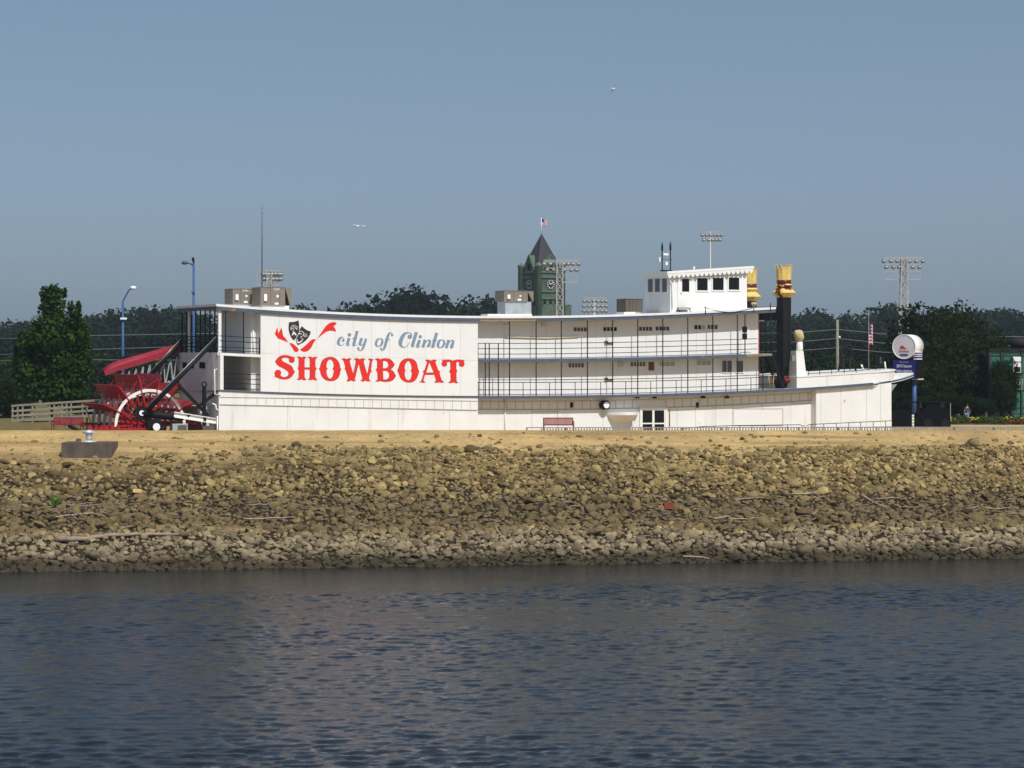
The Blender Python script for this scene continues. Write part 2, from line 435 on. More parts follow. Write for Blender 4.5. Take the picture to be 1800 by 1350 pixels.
earth_material('bank_earth', (0.56, 0.385, 0.165), (0.40, 0.275, 0.118), (0.042, 0.031, 0.017), 'dirt_gap_shade', 0.08)  # soil under the riprap, coloured darker to paint shade between the stones
earth_material('ground_earth', (0.55, 0.385, 0.175), (0.45, 0.315, 0.145), (0.185, 0.145, 0.055), 'grass', 0.05)

def grid_mesh(name, xs, rows, zf, attr, af):
    """rows: function X -> list of Y"""
    vs = []; fs = []; at = []
    nr = len(rows(0.0))
    for x in xs:
        for y in rows(x):
            vs.append((x, y, zf(x, y))); at.append(af(x, y))
    for i in range(len(xs) - 1):
        for j in range(nr - 1):
            a = i * nr + j; fs.append((a, a + nr, a + nr + 1, a + 1))
    me = bpy.data.meshes.new(name); me.from_pydata(vs, [], fs)
    me.polygons.foreach_set('use_smooth', [True] * len(fs))
    A = me.attributes.new(attr, 'FLOAT', 'POINT'); A.data.foreach_set('value', at)
    return me

bx_ = [-1500, -700, -350, -200, -130, -90] + [x * 0.5 for x in range(-140, 141)] + [90, 130, 200, 350, 700, 1500]
bd_ = [118, 122, 125, 127] + [128 + 0.5 * k for k in range(46)] + [151.5, 153, 155, 157]
bank = link_mesh('levee_bank', grid_mesh('levee_bank', bx_, lambda X: [bank_shift(X, d) for d in bd_],
    lambda x, y: bank_z(x, y) + bank_bump(x, y), 'dirt_gap_shade',
    lambda x, y: 1 - smooth01(-6.5, 0.2, y - rock_top(x) + 1.6 * noise.noise(Vector((x * .6, y * .6, 4))))), None, 'bank_earth')
tag(bank, kind='structure')

gx_ = [-3000, -1500, -800, -400, -200, -120, -80, -60] + [x * 0.8 for x in range(-68, 69)] + [60, 80, 120, 200, 400, 800, 1500, 3000]
gy_ = [150.0 + 0.8 * k for k in range(0, 82)] + [218, 224, 232, 245, 265, 300, 350, 420, 520, 700, 1000, 1600, 2600]
def grassiness(x, y):
    t, v = boat_local(x, y)
    g = smooth01(155.5, 157.5, y + 0.6 * noise.noise(Vector((x * .5, y * .5, 2)))) * (1 - smooth01(-33, -28, x)) if x < -20 else 0
    return max(g, smooth01(212, 216, y))
ground = link_mesh('ground', grid_mesh('ground', gx_, lambda X: gy_, ground_z, 'grass', grassiness), None, 'ground_earth')
tag(ground, kind='structure')

# ------------------------------------------------------------------ riprap
def stone_material(name, use_attr):
    m = bpy.data.materials.new(name); m.use_nodes = True
    N = m.node_tree.nodes; L = m.node_tree.links; b = N['Principled BSDF']
    b.inputs['Roughness'].default_value = 0.9; b.inputs['Specular IOR Level'].default_value = 0.2
    geo = N.new('ShaderNodeNewGeometry'); sep = N.new('ShaderNodeSeparateXYZ'); L.new(geo.outputs['Position'], sep.inputs[0])
    if use_attr:
        at = N.new('ShaderNodeAttribute'); at.attribute_name = 'tone'; tone = at.outputs['Fac']
    else:
        oi = N.new('ShaderNodeObjectInfo'); tone = oi.outputs['Random']
    cr = N.new('ShaderNodeValToRGB'); L.new(tone, cr.inputs[0])
    e = cr.color_ramp.elements; e[0].position = 0.0; e[0].color = (0.085, 0.060, 0.025, 1); e[1].position = 1.0; e[1].color = (0.42, 0.310, 0.128, 1)
    for p, c in ((0.25, (0.162, 0.116, 0.046)), (0.5, (0.245, 0.178, 0.072)), (0.72, (0.205, 0.156, 0.074)), (0.92, (0.325, 0.238, 0.100))):
        k = e.new(p); k.color = (*c, 1)
    # flood level: stones below it are bleached grey, those at the water wet and dark
    nz = N.new('ShaderNodeTexNoise'); nz.inputs['Scale'].default_value = 0.25; L.new(geo.outputs['Position'], nz.inputs['Vector'])
    ad = N.new('ShaderNodeMath'); ad.operation = 'ADD'; L.new(sep.outputs['Z'], ad.inputs[0]); L.new(nz.outputs['Fac'], ad.inputs[1])
    r = N.new('ShaderNodeMapRange'); r.inputs[1].default_value = -3.0; r.inputs[2].default_value = -3.5; L.new(ad.outputs[0], r.inputs[0])
    g = N.new('ShaderNodeValToRGB'); L.new(tone, g.inputs[0]); ge = g.color_ramp.elements
    ge[0].color = (0.135, 0.106, 0.066, 1); ge[1].color = (0.31, 0.245, 0.145, 1)
    x = N.new('ShaderNodeMix'); x.data_type = 'RGBA'; L.new(r.outputs[0], x.inputs[0]); L.new(cr.outputs[0], x.inputs[6]); L.new(g.outputs[0], x.inputs[7])
    w = N.new('ShaderNodeMapRange'); w.inputs[1].default_value = -4.72; w.inputs[2].default_value = -5.12; L.new(ad.outputs[0], w.inputs[0])
    ad2 = N.new('ShaderNodeMath'); ad2.operation = 'SUBTRACT'; ad2.inputs[1].default_value = 0.0; L.new(sep.outputs['Z'], ad2.inputs[0])
    w.inputs[1].default_value = -3.95; w.inputs[2].default_value = -4.5
    y = N.new('ShaderNodeMix'); y.data_type = 'RGBA'; L.new(w.outputs[0], y.inputs[0]); L.new(x.outputs[2], y.inputs[6]); y.inputs[7].default_value = (0.055, 0.043, 0.024, 1)
    # a band of dark drift silt above the flood line
    bnd = N.new('ShaderNodeMapRange'); bnd.interpolation_type = 'SMOOTHSTEP'; bnd.inputs[1].default_value = -1.1; bnd.inputs[2].default_value = -2.0; L.new(ad.outputs[0], bnd.inputs[0])
    bn2 = N.new('ShaderNodeMapRange'); bn2.interpolation_type = 'SMOOTHSTEP'; bn2.inputs[1].default_value = -3.25; bn2.inputs[2].default_value = -2.9; L.new(ad.outputs[0], bn2.inputs[0])
    bm_ = N.new('ShaderNodeMath'); bm_.operation = 'MULTIPLY'; L.new(bnd.outputs[0], bm_.inputs[0]); L.new(bn2.outputs[0], bm_.inputs[1])
    bs_ = N.new('ShaderNodeMath'); bs_.operation = 'MULTIPLY'; bs_.inputs[1].default_value = 0.62; L.new(bm_.outputs[0], bs_.inputs[0])
    y2 = N.new('ShaderNodeMix'); y2.data_type = 'RGBA'; L.new(bs_.outputs[0], y2.inputs[0]); L.new(y.outputs[2], y2.inputs[6]); y2.inputs[7].default_value = (0.095, 0.070, 0.036, 1)
    y = y2
    # mottling and silt
    n2 = N.new('ShaderNodeTexNoise'); n2.inputs['Scale'].default_value = 4.5; n2.inputs['Detail'].default_value = 6; n2.inputs['Roughness'].default_value = 0.7
    L.new(geo.outputs['Position'], n2.inputs['Vector'])
    r2 = N.new('ShaderNodeMapRange'); r2.inputs[1].default_value = 0.3; r2.inputs[2].default_value = 0.7; r2.inputs[3].default_value = 0.68; r2.inputs[4].default_value = 1.22
    L.new(n2.outputs['Fac'], r2.inputs[0])
    s = N.new('ShaderNodeVectorMath'); s.operation = 'SCALE'; L.new(y.outputs[2], s.inputs[0]); L.new(r2.outputs[0], s.inputs['Scale'])
    L.new(s.outputs[0], b.inputs['Base Color'])
    bp_ = N.new('ShaderNodeBump'); bp_.inputs['Distance'].default_value = 0.05
    n3 = N.new('ShaderNodeTexNoise'); n3.inputs['Scale'].default_value = 9; n3.inputs['Detail'].default_value = 5; L.new(geo.outputs['Position'], n3.inputs['Vector'])
    L.new(n3.outputs['Fac'], bp_.inputs['Height']); L.new(bp_.outputs[0], b.inputs['Normal'])
    MATS[name] = m
stone_material('stone_parts', False); stone_material('stone_mass', True)

def rock_data(seed, sub):
    rnd = random.Random(seed)
    bm = bmesh.new(); bmesh.ops.create_icosphere(bm, subdivisions=sub, radius=1.0)
    cuts = []
    for _ in range(8):
        n = Vector((rnd.gauss(0,1), rnd.gauss(0,1), rnd.gauss(0,1))).normalized(); cuts.append((n, rnd.uniform(0.62, 0.9)))
    for v in bm.verts:
        p = v.co.copy()
        for n, d in cuts:
            k = p.dot(n) - d
            if k > 0: p -= n * k * 0.8
        p *= 1 + 0.10 * noise.noise(p * 1.7 + Vector((seed * 3.1, 0, 0)))
        v.co = p
    vs = np.array([v.co[:] for v in bm.verts], dtype=np.float32)
    fs = np.array([[v.index for v in f.verts] for f in bm.faces], dtype=np.int32)
    bm.free(); return vs, fs

def scatter_stones():
    rnd = random.Random(11)
    spots = []
    x = -46.0
    cell = 0.28
    nx = int(96 / cell)
    for i in range(nx):
        for j in range(-3, 60):
            X = -47 + (i + rnd.random()) * cell
            Y0 = 128.9 + (j + rnd.random()) * cell - 0.6
            Y = bank_shift(X, Y0)
            over = Y0 - (rock_top(X))
            sz = 0.5 * rnd.lognormvariate(math.log(0.305), 0.38)
            cl = noise.noise(Vector((X * 0.22, Y * 0.3, 9)))
            sz *= 1 + 0.35 * cl
            if over > 0:
                keep = math.exp(-over / 1.1) * 0.6 + (0.045 if X > 6 else 0.03)
                if rnd.random() > keep or Y0 > 147.6: continue
                sz *= 0.85
            if X < -14 and over > -4.0 and rnd.random() < 0.45: continue
            sz = min(max(sz, 0.08), 0.46)
            spots.append((sz, X, Y))
    for _ in range(2400):                                   # the steep toe is packed tightly down into the water
        X = rnd.uniform(-47, 47); spots.append((rnd.uniform(0.14, 0.33), X, bank_shift(X, 128.3 + 4.6 * rnd.random())))
    for _ in range(620):                                   # pebbles and half-buried stones on the sand
        X = rnd.uniform(-47, 47); Y0 = rock_top(X) + rnd.random() ** 1.4 * 5.0
        if Y0 < 148.3: spots.append((rnd.choice((.04, .05, .07, .09, .12, .18, .24)), X, bank_shift(X, Y0)))
    for _ in range(300):                                    # larger blocks
        X = rnd.uniform(-47, 47); Y0 = 129.3 + 14.2 * rnd.random() ** 1.1
        if Y0 > rock_top(X) - 0.3: continue
        spots.append((rnd.uniform(0.25, 0.42), X, bank_shift(X, Y0)))
    return spots
spots = scatter_stones()
def in_view(X, Y): return abs(X) < 900 * Y / F * 1.0
spots.sort(key=lambda s: -s[0] / s[2] * (1 if in_view(s[1], s[2]) else 0.001))
big, small = spots[:300], spots[300:]
rnd = random.Random(5)
rock_meshes = []
for k in range(10):
    vs, fs = rock_data(k + 1, 2)
    me = bpy.data.meshes.new('stone'); me.from_pydata(vs.tolist(), [], fs.tolist()); me.polygons.foreach_set('use_smooth', [True] * len(fs))
    try: me.set_sharp_from_angle(angle=R(34))
    except Exception: pass
    me.materials.append(MATS['stone_parts']); rock_meshes.append(me)
slope_rot = Matrix.Rotation(R(19), 3, 'X')
for k, (sz, X, Y) in enumerate(big):
    o = bpy.data.objects.new('stone', rock_meshes[k % 10]); COL.objects.link(o); o.parent = bank
    o.location = (X, Y, bank_z(X, Y) + bank_bump(X, Y) + sz * (rnd.uniform(0.12, 0.34) if Y - bank_shift(X, rock_top(X)) < -.3 else -.1))
    o.scale = (sz * rnd.uniform(0.9, 1.35), sz * rnd.uniform(0.8, 1.1), sz * rnd.uniform(0.55, 0.85))
    o.rotation_euler = (rnd.uniform(0, .7), rnd.uniform(-.4, .4), rnd.uniform(0, 6.28))
base = [rock_data(100 + k, 1) for k in range(14)]
allv = []; allf = []; tone = []; off = 0
for (sz, X, Y) in small:
    vs, fs = base[rnd.randrange(14)]
    rot = Matrix.Rotation(rnd.uniform(0, 6.28), 3, 'Z') @ Matrix.Rotation(rnd.uniform(-.5, .5), 3, 'Y')
    M = np.array(slope_rot @ rot) @ np.diag([sz * rnd.uniform(0.85, 1.4), sz * rnd.uniform(0.75, 1.15), sz * rnd.uniform(0.55, 0.9)])
    p = vs @ M.T.astype(np.float32) + np.array([X, Y, bank_z(X, Y) + bank_bump(X, Y) + sz * (rnd.uniform(0.05, 0.45) if Y - bank_shift(X, rock_top(X)) < -.3 else rnd.uniform(-.35, .1))], dtype=np.float32)
    allv.append(p); allf.append(fs + off); off += len(vs); tone.append(np.full(len(vs), rnd.random(), dtype=np.float32))
V = np.concatenate(allv); Fc = np.concatenate(allf); T = np.concatenate(tone)
me = bpy.data.meshes.new('riprap'); me.vertices.add(len(V)); me.vertices.foreach_set('co', V.ravel())
me.loops.add(Fc.size); me.loops.foreach_set('vertex_index', Fc.ravel())
me.polygons.add(len(Fc)); me.polygons.foreach_set('loop_start', np.arange(0, Fc.size, 3, dtype=np.int32))
me.update(calc_edges=True); me.polygons.foreach_set('use_smooth', np.ones(len(Fc), dtype=bool))
try: me.set_sharp_from_angle(angle=R(48))
except Exception: pass
A = me.attributes.new('tone', 'FLOAT', 'POINT'); A.data.foreach_set('value', T)
rip = link_mesh('riprap_stones', me, bank, 'stone_mass'); tag(rip, kind='stuff')

# ------------------------------------------------------------------ the showboat
def bt(px, v=0.0):
    p = px - 900.0
    return (p * (163.0 + v * CT) + F * (21.0 + v * ST)) / (F * CT - p * ST)
def bY(t, v=0.0): return 163.0 + t * ST + v * CT
def bz(py, t, v=0.0): return CH - (py - HOR) * bY(t, v) / F
def B(px, py, v=0.0):
    t = bt(px, v); return (t, v, bz(py, t, v))
def fit(pts, deg=3, v=0.0):
    ts = [bt(x, v) for x, y in pts]; zs = [bz(y, t, v) for (x, y), t in zip(pts, ts)]
    c = np.polyfit(ts, zs, deg)
    return lambda t: float(np.polyval(c, t))
zroof = fit([(385,535),(458,540.5),(600,548),(720,553),(840,557),(1000,554.5),(1100,552),(1180,549),(1270,545),(1362,540)])
zd2 = fit([(385,620),(458,623),(840,632),(920,632),(1000,631),(1100,629),(1250,625),(1355,621.5)])
zd1 = fit([(385,685),(458,688),(600,692),(720,695),(840,697),(960,696),(1100,693),(1250,689),(1400,683),(1480,677.5),(1570,669)], 4)
def off(f, d): return lambda t: f(t) + d

boat = empty('showboat', (-21.0, 163.0, 0.0), TH)
tag(boat, 'long white stern-wheel showboat with red lettering resting on the levee', 'boat')
TS, TB, TE, TR = bt(458), bt(840), bt(1570), bt(1362)     # sign start, sign end, hull bow end, roof end
BW = 10.0
WV = 0.95                                                 # walkway width
tw0, tw1 = 2.7, bt(1333, WV)                              # cabin ends

# hull
bowv = lambda t: WV + (0.25 - WV) * smooth01(bt(1436.2), bt(1437.6), t)
m = MB()
m.strip(lin(0, TB, 30), 0.0, BW, -0.15, off(zd1, -0.20))
m.strip(lin(TB + 0.002, bt(1436), 40) + lin(bt(1436.3), bt(1437.7), 4) + lin(bt(1439), TE, 16), bowv, lambda t: BW - bowv(t) - 0.002, -0.15, off(zd1, -0.20))
hull = m.build('hull', 'hullwhite', boat)
# raked stern under the wheel
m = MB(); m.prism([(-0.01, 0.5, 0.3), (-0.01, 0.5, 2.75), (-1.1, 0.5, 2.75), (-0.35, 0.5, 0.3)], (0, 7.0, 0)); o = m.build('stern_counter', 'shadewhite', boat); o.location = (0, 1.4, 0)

# hull panel seams: the two rails and battens of the panel row, vertical joints, hatches
zb0 = fit([(385,698),(840,705)], 1); zb1 = fit([(385,711),(840,721)], 1)
def rail_strip(name, t0, t1, v, zf, h, d, mt, n=24, parent=None):
    return MB().strip(lin(t0, t1, n), v - d, v - 0.001, off(zf, -h / 2), off(zf, h / 2)).build(name, mt, parent or boat)
rail_strip('panel_rail', 0.05, TB - 0.05, 0.0, zb0, 0.035, 0.03, 'seam', parent=hull)
rail_strip('panel_rail', 0.05, TB - 0.05, 0.0, zb1, 0.05, 0.05, 'seam', parent=hull)
bat = MB().box(-0.016, 0.016, -0.02, -0.002, -0.5, 0.5).mesh('batten'); bat.materials.append(MATS['seam'])
def batten(t, v, z0, z1, sx=1.0):
    o = link_mesh('batten', bat, hull); o.location = (t, v, (z0 + z1) / 2); o.scale = (sx, 1, abs(z1 - z0)); return o
px = 452.0
while px < 838:
    t = bt(px); batten(t, 0.0, zb0(t), zb1(t), 0.75); px += 15.6
zc0 = fit([(840,705.5),(1100,703),(1250,699),(1390,692)], 2, WV); zc1 = fit([(840,719.5),(1000,719.5),(1125,718),(1250,713),(1390,706)], 2, WV)
rail_strip('panel_rail', TB + 0.05, bt(1434, WV), WV, zc0, 0.03, 0.02, 'seam', parent=hull)
rail_strip('panel_rail', TB + 0.05, bt(1434, WV), WV, zc1, 0.06, 0.05, 'seam', parent=hull)
px = 847.0
while px < 1432:
    if not (1124 < px < 1170):
        t = bt(px, WV); batten(t, WV, zc0(t), zc1(t))
    px += 14.7
for px in (887, 935, 980, 1060, 1190, 1222, 1258, 1288, 1340):
    t = bt(px, WV); batten(t, WV, 0.0, zc1(t), 0.45)
for px in (505, 612, 700, 790):
    t = bt(px); batten(t, 0.0, 0.0, zb1(t), 0.25)
for px in (1443, 1478, 1523, 1548):
    t = bt(px, 0.25); batten(t, 0.25, 0.0, zd1(t) - 0.25, 0.25)
pf = MB(); t = bt(887, WV); pf.tube([(t, WV - 0.06, 0.1), (t, WV - 0.06, zd1(t) - 0.3)], 0.05); pf.build('downpipe', 'trim', hull)
def outline(name, px0, px1, py0, py1, v, w=0.03, mt='seam', sides='ltrb', d=0.03):
    m = MB(); a = B(px0, py0, v); b = B(px1, py0, v); c = B(px1, py1, v); e = B(px0, py1, v)
    for k, (p, q) in (('t', (a, b)), ('r', (b, c)), ('b', (c, e)), ('l', (e, a))):
        if k in sides: m.bar((p[0], v - d / 2 - 0.001, p[2]), (q[0], v - d / 2 - 0.001, q[2]), w, d, up=(0, 1, 0))
    return m.build(name, mt, hull)
outline('hatch_frame', 935, 980, 724, 760, WV, sides='tr')
outline('hatch_frame', 1288, 1376, 718.5, 748, WV, sides='ltrb', w=0.035)
MB().box(bt(1289.5, WV), bt(1375, WV), WV - 0.035, WV - 0.002, bz(747, bt(1330, WV), WV), bz(721, bt(1330, WV), WV)).build('hatch_panel', 'hullwhite', hull)
outline('hatch_frame', 1390, 1434, 709, 762, WV, sides='tr')
rail_strip('rubbing_strip', bt(427), bt(838), 0.0, fit([(427, 756), (838, 758)], 1), 0.03, 0.03, 'seam', parent=hull)

# decks: slab + blue edge
m = MB(); m.strip(lin(0, bt(1535), 50), 0.0, BW, off(zd1, -0.195), zd1); m.build('main_deck', 'deck_grey', boat)
rail_strip('deck_edge', -0.02, TB, 0.0, off(zd1, -0.06), 0.09, 0.03, 'blue_edge', 40)
rail_strip('deck_edge', TB + 0.01, bt(1535), 0.0, off(zd1, -0.10), 0.21, 0.03, 'blue_edge', 50)
# bow deck: half-ellipse tip
t0b = bt(1535); tip = bt(1607, 4.6)
def bow_curve(a, b, n=28, k=1.0):
    out = []
    for i in range(n + 1):
        an = -math.pi / 2 + math.pi * i / n
        sn = math.sin(an); out.append((t0b + 0.002 + a * (1 - abs(sn) ** 1.7), BW / 2 + b * sn))
    return out
zbow = lambda t, v=0.0: zd1(min(t, TE)) + max(0, t - TE) * 0.02 + 0.50 * smooth01(0, 4.2, min(v, BW - v)) * smooth01(t0b, t0b + 2.0, t)
cv = bow_curve(tip - t0b, BW / 2)
vs = [(t, v, zbow(t, v)) for t, v in cv] + [(t, v, zbow(t, v) - 0.30) for t, v in cv]
n = len(cv); fs = [tuple(range(n)), tuple(reversed(range(n, 2*n)))] + [(k, k+1, n+k+1, n+k) for k in range(n-1)] + [(n-1, 0, n, 2*n-1)]
MB().add(vs, fs).build('bow_deck', 'white', boat)
cv2 = bow_curve(tip - t0b + 0.03, BW / 2 + 0.03)
vs = [(t, v, zbow(t, v) - 0.10) for t, v in cv2] + [(t, v, zbow(t, v) - 0.22) for t, v in cv2] + [(t, v, zbow(t, v) - 0.10) for t, v in cv] + [(t, v, zbow(t, v) - 0.22) for t, v in cv]
fs = []
for k in range(n-1): fs += [(k, k+1, n+k+1, n+k), (k, 2*n+k, 2*n+k+1, k+1), (n+k, n+k+1, 3*n+k+1, 3*n+k)]
MB().add(vs, fs).build('bow_edge', 'blue_edge', boat)
for k in range(4):                                        # knees under the overhanging bow deck
    tt = TE + 0.05; v = 0.7 + 1.5 * k
    m = MB(); m.prism([(tt, v, zd1(TE) - 0.32), (tt + .8, v, zd1(TE) - 0.30), (tt, v, zd1(TE) - 1.2)], (0, 0.10, 0)); m.build('bow_bracket', 'steel', boat)
m = MB(); m.strip(lin(TB - 0.6, bt(1357), 40), 0.0, BW, off(zd2, -0.19), zd2); m.build('upper_deck', 'deck_grey', boat)
rail_strip('deck_edge', TB + 0.0, bt(1312), 0.0, off(zd2, -0.09), 0.24, 0.03, 'blue_edge', 40)
rail_strip('deck_edge', bt(1312) + .01, bt(1357), 0.0, off(zd2, -0.09), 0.19, 0.03, 'wood_grey', 8)
m = MB(); m.strip(lin(-0.1, TS, 10), 0.0, BW, off(zd2, -0.19), zd2); m.build('stern_balcony', 'white', boat)
# roof: white cap over a blue fascia
m = MB(); m.strip(lin(-0.25, TR, 60), -0.18, BW + 0.18, off(zroof, -0.17), zroof); roof = m.build('roof', 'white', boat)
rail_strip('fascia', -0.2, bt(843), -0.10, off(zroof, -0.30), 0.25, 0.05, 'blue_edge', 40)
rail_strip('fascia', bt(843) + .01, bt(942), -0.05, off(zroof, -0.28), 0.21, 0.05, 'wood_grey', 10)
rail_strip('fascia', bt(942) + .01, TR, -0.08, off(zroof, -0.30), 0.25, 0.05, 'blue_edge', 40)
MB().strip([-0.22, -0.17], -0.1, BW + 0.1, off(zroof, -0.42), off(zroof, -0.172)).build('fascia', 'blue_edge', boat)
for a, b, c, d in ((860, 938, 551, 557.5), (1100, 1120, 546, 552)):
    MB().strip(lin(bt(a), bt(b), 4), 0.3, 1.6, off(zroof, 0.001), off(zroof, 0.16)).build('roof_curb', 'trim', roof)

# cabin walls
m = MB()
m.strip(lin(tw0, tw1, 40), WV, BW - WV, off(zd2, 0.001), off(zroof, -0.175)); cab2 = m.build('upper_cabin', 'white', boat)
m = MB()
m.strip(lin(tw0, tw1, 40), WV, BW - WV, off(zd1, 0.001), off(zd2, -0.195)); cab1 = m.build('main_cabin', 'white', boat)
# posts cast the wall joints; the joints themselves
jn = MB().box(-0.012, 0.012, -0.012, -0.001, -0.5, 0.5).mesh('joint'); jn.materials.append(MATS['cream'])
for px in (886, 960, 1048, 1136, 1224, 1312):
    for cab, zf0, zf1 in ((cab2, zd2, zroof), (cab1, zd1, zd2)):
        t = bt(px, WV); o = link_mesh('wall_joint', jn, cab); o.location = (t, WV, (zf0(t) + zf1(t)) / 2); o.scale = (1, 1, zf1(t) - zf0(t) - 0.25)
# stern bulkhead: bulging wall with small square openings
pts = [(-0.55 * math.sin(math.pi * k / 12) ** 0.7 - 0.02, BW * k / 12) for k in range(13)]
vs = [(t, v, zd1(0) - 0.05 - 0.12 * math.sin(math.pi * k / 12)) for k, (t, v) in enumerate(pts)] + [(t, v, zd2(0) + 0.0) for t, v in pts]
vs2 = [(t + 0.12, v, z) for t, v, z in vs]
n = 13; fs = [(k, k+1, n+k+1, n+k) for k in range(n-1)]
fs2 = [(2*n+k, 3*n+k, 3*n+k+1, 2*n+k+1) for k in range(n-1)]
rim = [(k, 2*n+k, 2*n+k+1, k+1) for k in range(n-1)] + [(n+k, n+k+1, 3*n+k+1, 3*n+k) for k in range(n-1)] + [(0, n, 3*n, 2*n), (n-1, 3*n-1, 4*n-1, 2*n-1)]
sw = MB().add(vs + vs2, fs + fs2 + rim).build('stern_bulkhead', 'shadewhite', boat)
for k, (a, b) in enumerate(((321, 326), (333, 338.5), (347, 355.5))):
    # openings are black boxes just proud of the bulkhead, their inner dark only coloured on
    v = (6.8, 4.9, 2.6)[k]; tt = -0.55 * math.sin(math.pi * v / BW) ** 0.7 - 0.05
    z = bz(642, tt, v); MB().box(tt - 0.02, tt + 0.08, v - 0.55, v + 0.55, z - 0.22, z + 0.22).build('dark_opening', 'black_matte', sw)
# corner column of the stern
MB().strip([-0.02, 0.35], 0.0, 0.35, off(zd1, 0.002), off(zd2, -0.192)).build('corner_column', 'white', boat)
MB().box(-0.02, 0.20, 0.02, 0.22, zd2(0) + 0.002, zroof(0) - 0.172).build('corner_post', 'white', boat)
MB().box(0.05, 0.3, 7.9, 8.1, zd2(0) + 0.002, zroof(0) - 0.172).build('corner_post', 'trim', boat)

# sign wall: backing and individual panels
m = MB(); m.strip(lin(TS, TB, 30), 0.012, 0.16, off(zd1, 0.003), off(zroof, -0.42)); sign = m.build('sign_wall', 'signwhite', boat)
seam = fit([(458, 621), (840, 634)], 1)
ncol = 12
for i in range(ncol):
    a = TS + (TB - TS) * i / ncol; b = TS + (TB - TS) * (i + 1) / ncol
    for lo, hi in ((off(zd1, 0.004), off(seam, -0.006)), (off(seam, 0.006), off(zroof, -0.425))):
        r_ = random.Random(i * 7 + (hi is not None)).uniform(0, 0.003)
        MB().strip(lin(a + 0.006, b - 0.006, 4), -0.012 - r_, 0.010, lo, hi).build('sign_panel', 'signwhite', sign)
MB().box(TB - 0.16, TB - 0.001, 0.0, WV, 0.0, zd1(TB) - .2)
m = MB(); m.strip([TB - 0.14, TB], 0.165, WV, off(zd1, 0.003), off(zroof, -0.43)); m.build('sign_return', 'signwhite', sign)
m = MB(); m.strip([TS, TS + 0.14], 0.165, WV, off(zd1, 0.003), off(zroof, -0.43)); m.build('sign_return', 'signwhite', sign)

# ---- painted lettering (flat paint film on the sign wall)
def crom(pts, sharp=(), sub=4):
    n = len(pts); out = []
    for i in range(n):
        p0, p1, p2, p3 = pts[i-1], pts[i], pts[(i+1) % n], pts[(i+2) % n]
        if i in sharp: p0 = p1
        if (i+1) % n in sharp: p3 = p2
        for k in range(sub):
            t = k / sub
            out.append(tuple(0.5 * (2*b + (c-a)*t + (2*a-5*b+4*c-d)*t*t + (3*b-a-3*c+d)*t**3) for a, b, c, d in zip(p0, p1, p2, p3)))
    return out
def paint(name, loops, m_, parent, depth, thick=0.004, tf=None):
    cu = bpy.data.curves.new(name, 'CURVE'); cu.dimensions = '2D'; cu.fill_mode = 'BOTH'
    for lp in loops:
        sp = cu.splines.new('POLY'); sp.points.add(len(lp) - 1); sp.use_cyclic_u = True
        for p, q in zip(sp.points, lp):
            x, y = q; t = bt(x, 0.0); p.co = (t, bz(y, t, 0.0), 0, 1)
    cu.extrude = thick / 2
    tmp = bpy.data.objects.new('tmp', cu); COL.objects.link(tmp)
    dg = bpy.context.evaluated_depsgraph_get(); dg.update()
    me = bpy.data.meshes.new_from_object(tmp.evaluated_get(dg)); me.name = name
    bpy.data.objects.remove(tmp); bpy.data.curves.remove(cu)
    # curve plane (x, y) -> boat plane (t, z)
    for v in me.vertices: v.co = Vector((v.co.x, depth - v.co.z, v.co.y))
    me.materials.clear(); me.materials.append(MATS[m_])
    o = bpy.data.objects.new(name, me); COL.objects.link(o); o.parent = parent
    return o
def q10(x, y): return (470 + x / 10.0, 610 + y / 10.0)
def q9(x, y): return (650 + x / 9.0, 560 + y / 9.0)
def qm(x, y): return (470 + x / 9.474, 555 + y / 9.474)
def P(s, q): 
    a = [float(v) for v in s.replace(',', ' ').split()]
    return [q(a[i], a[i+1]) for i in range(0, len(a), 2)]
idp = lambda x, y: (x, y)
letters = []
S_ = P("485 180 430 172 370 152 300 145 240 155 185 190 155 230 135 252 155 285 180 320 230 350 300 385 350 420 370 450 372 480 350 515 300 530 255 520 225 495 238 460 225 420 185 403 145 420 128 460 135 500 150 513 108 515 170 540 220 560 290 572 360 562 410 535 445 490 478 437 455 400 440 360 400 320 340 290 280 260 250 230 250 205 280 187 330 185 370 200 385 215 380 245 400 270 430 275 462 262 475 230 465 195", q10)
letters.append([crom(S_, {0, 7, 26, 33})])
H_ = P("515 172 560 168 600 185 640 170 688 180 655 205 650 230 650 360 745 360 745 215 735 200 708 178 755 170 795 188 835 172 880 183 845 205 838 240 840 345 862 383 840 410 838 520 845 555 880 575 840 585 795 568 755 580 708 575 738 555 745 530 745 398 650 392 650 530 660 555 688 575 640 583 600 565 560 580 512 573 545 555 552 530 552 405 532 377 550 345 552 215 545 195", q10)
letters.append([H_])
letters.append([crom(P("1100 175 1020 195 965 240 935 310 928 350 905 385 928 420 940 480 980 545 1040 585 1110 597 1180 585 1240 540 1270 480 1278 430 1295 393 1275 355 1265 300 1230 235 1170 188", q10), {5, 15}),
                crom(P("1098 217 1060 240 1040 290 1033 350 1055 383 1035 415 1040 480 1060 530 1090 555 1120 552 1150 510 1165 440 1168 410 1145 385 1165 350 1163 300 1145 245", q10), {4, 13})])
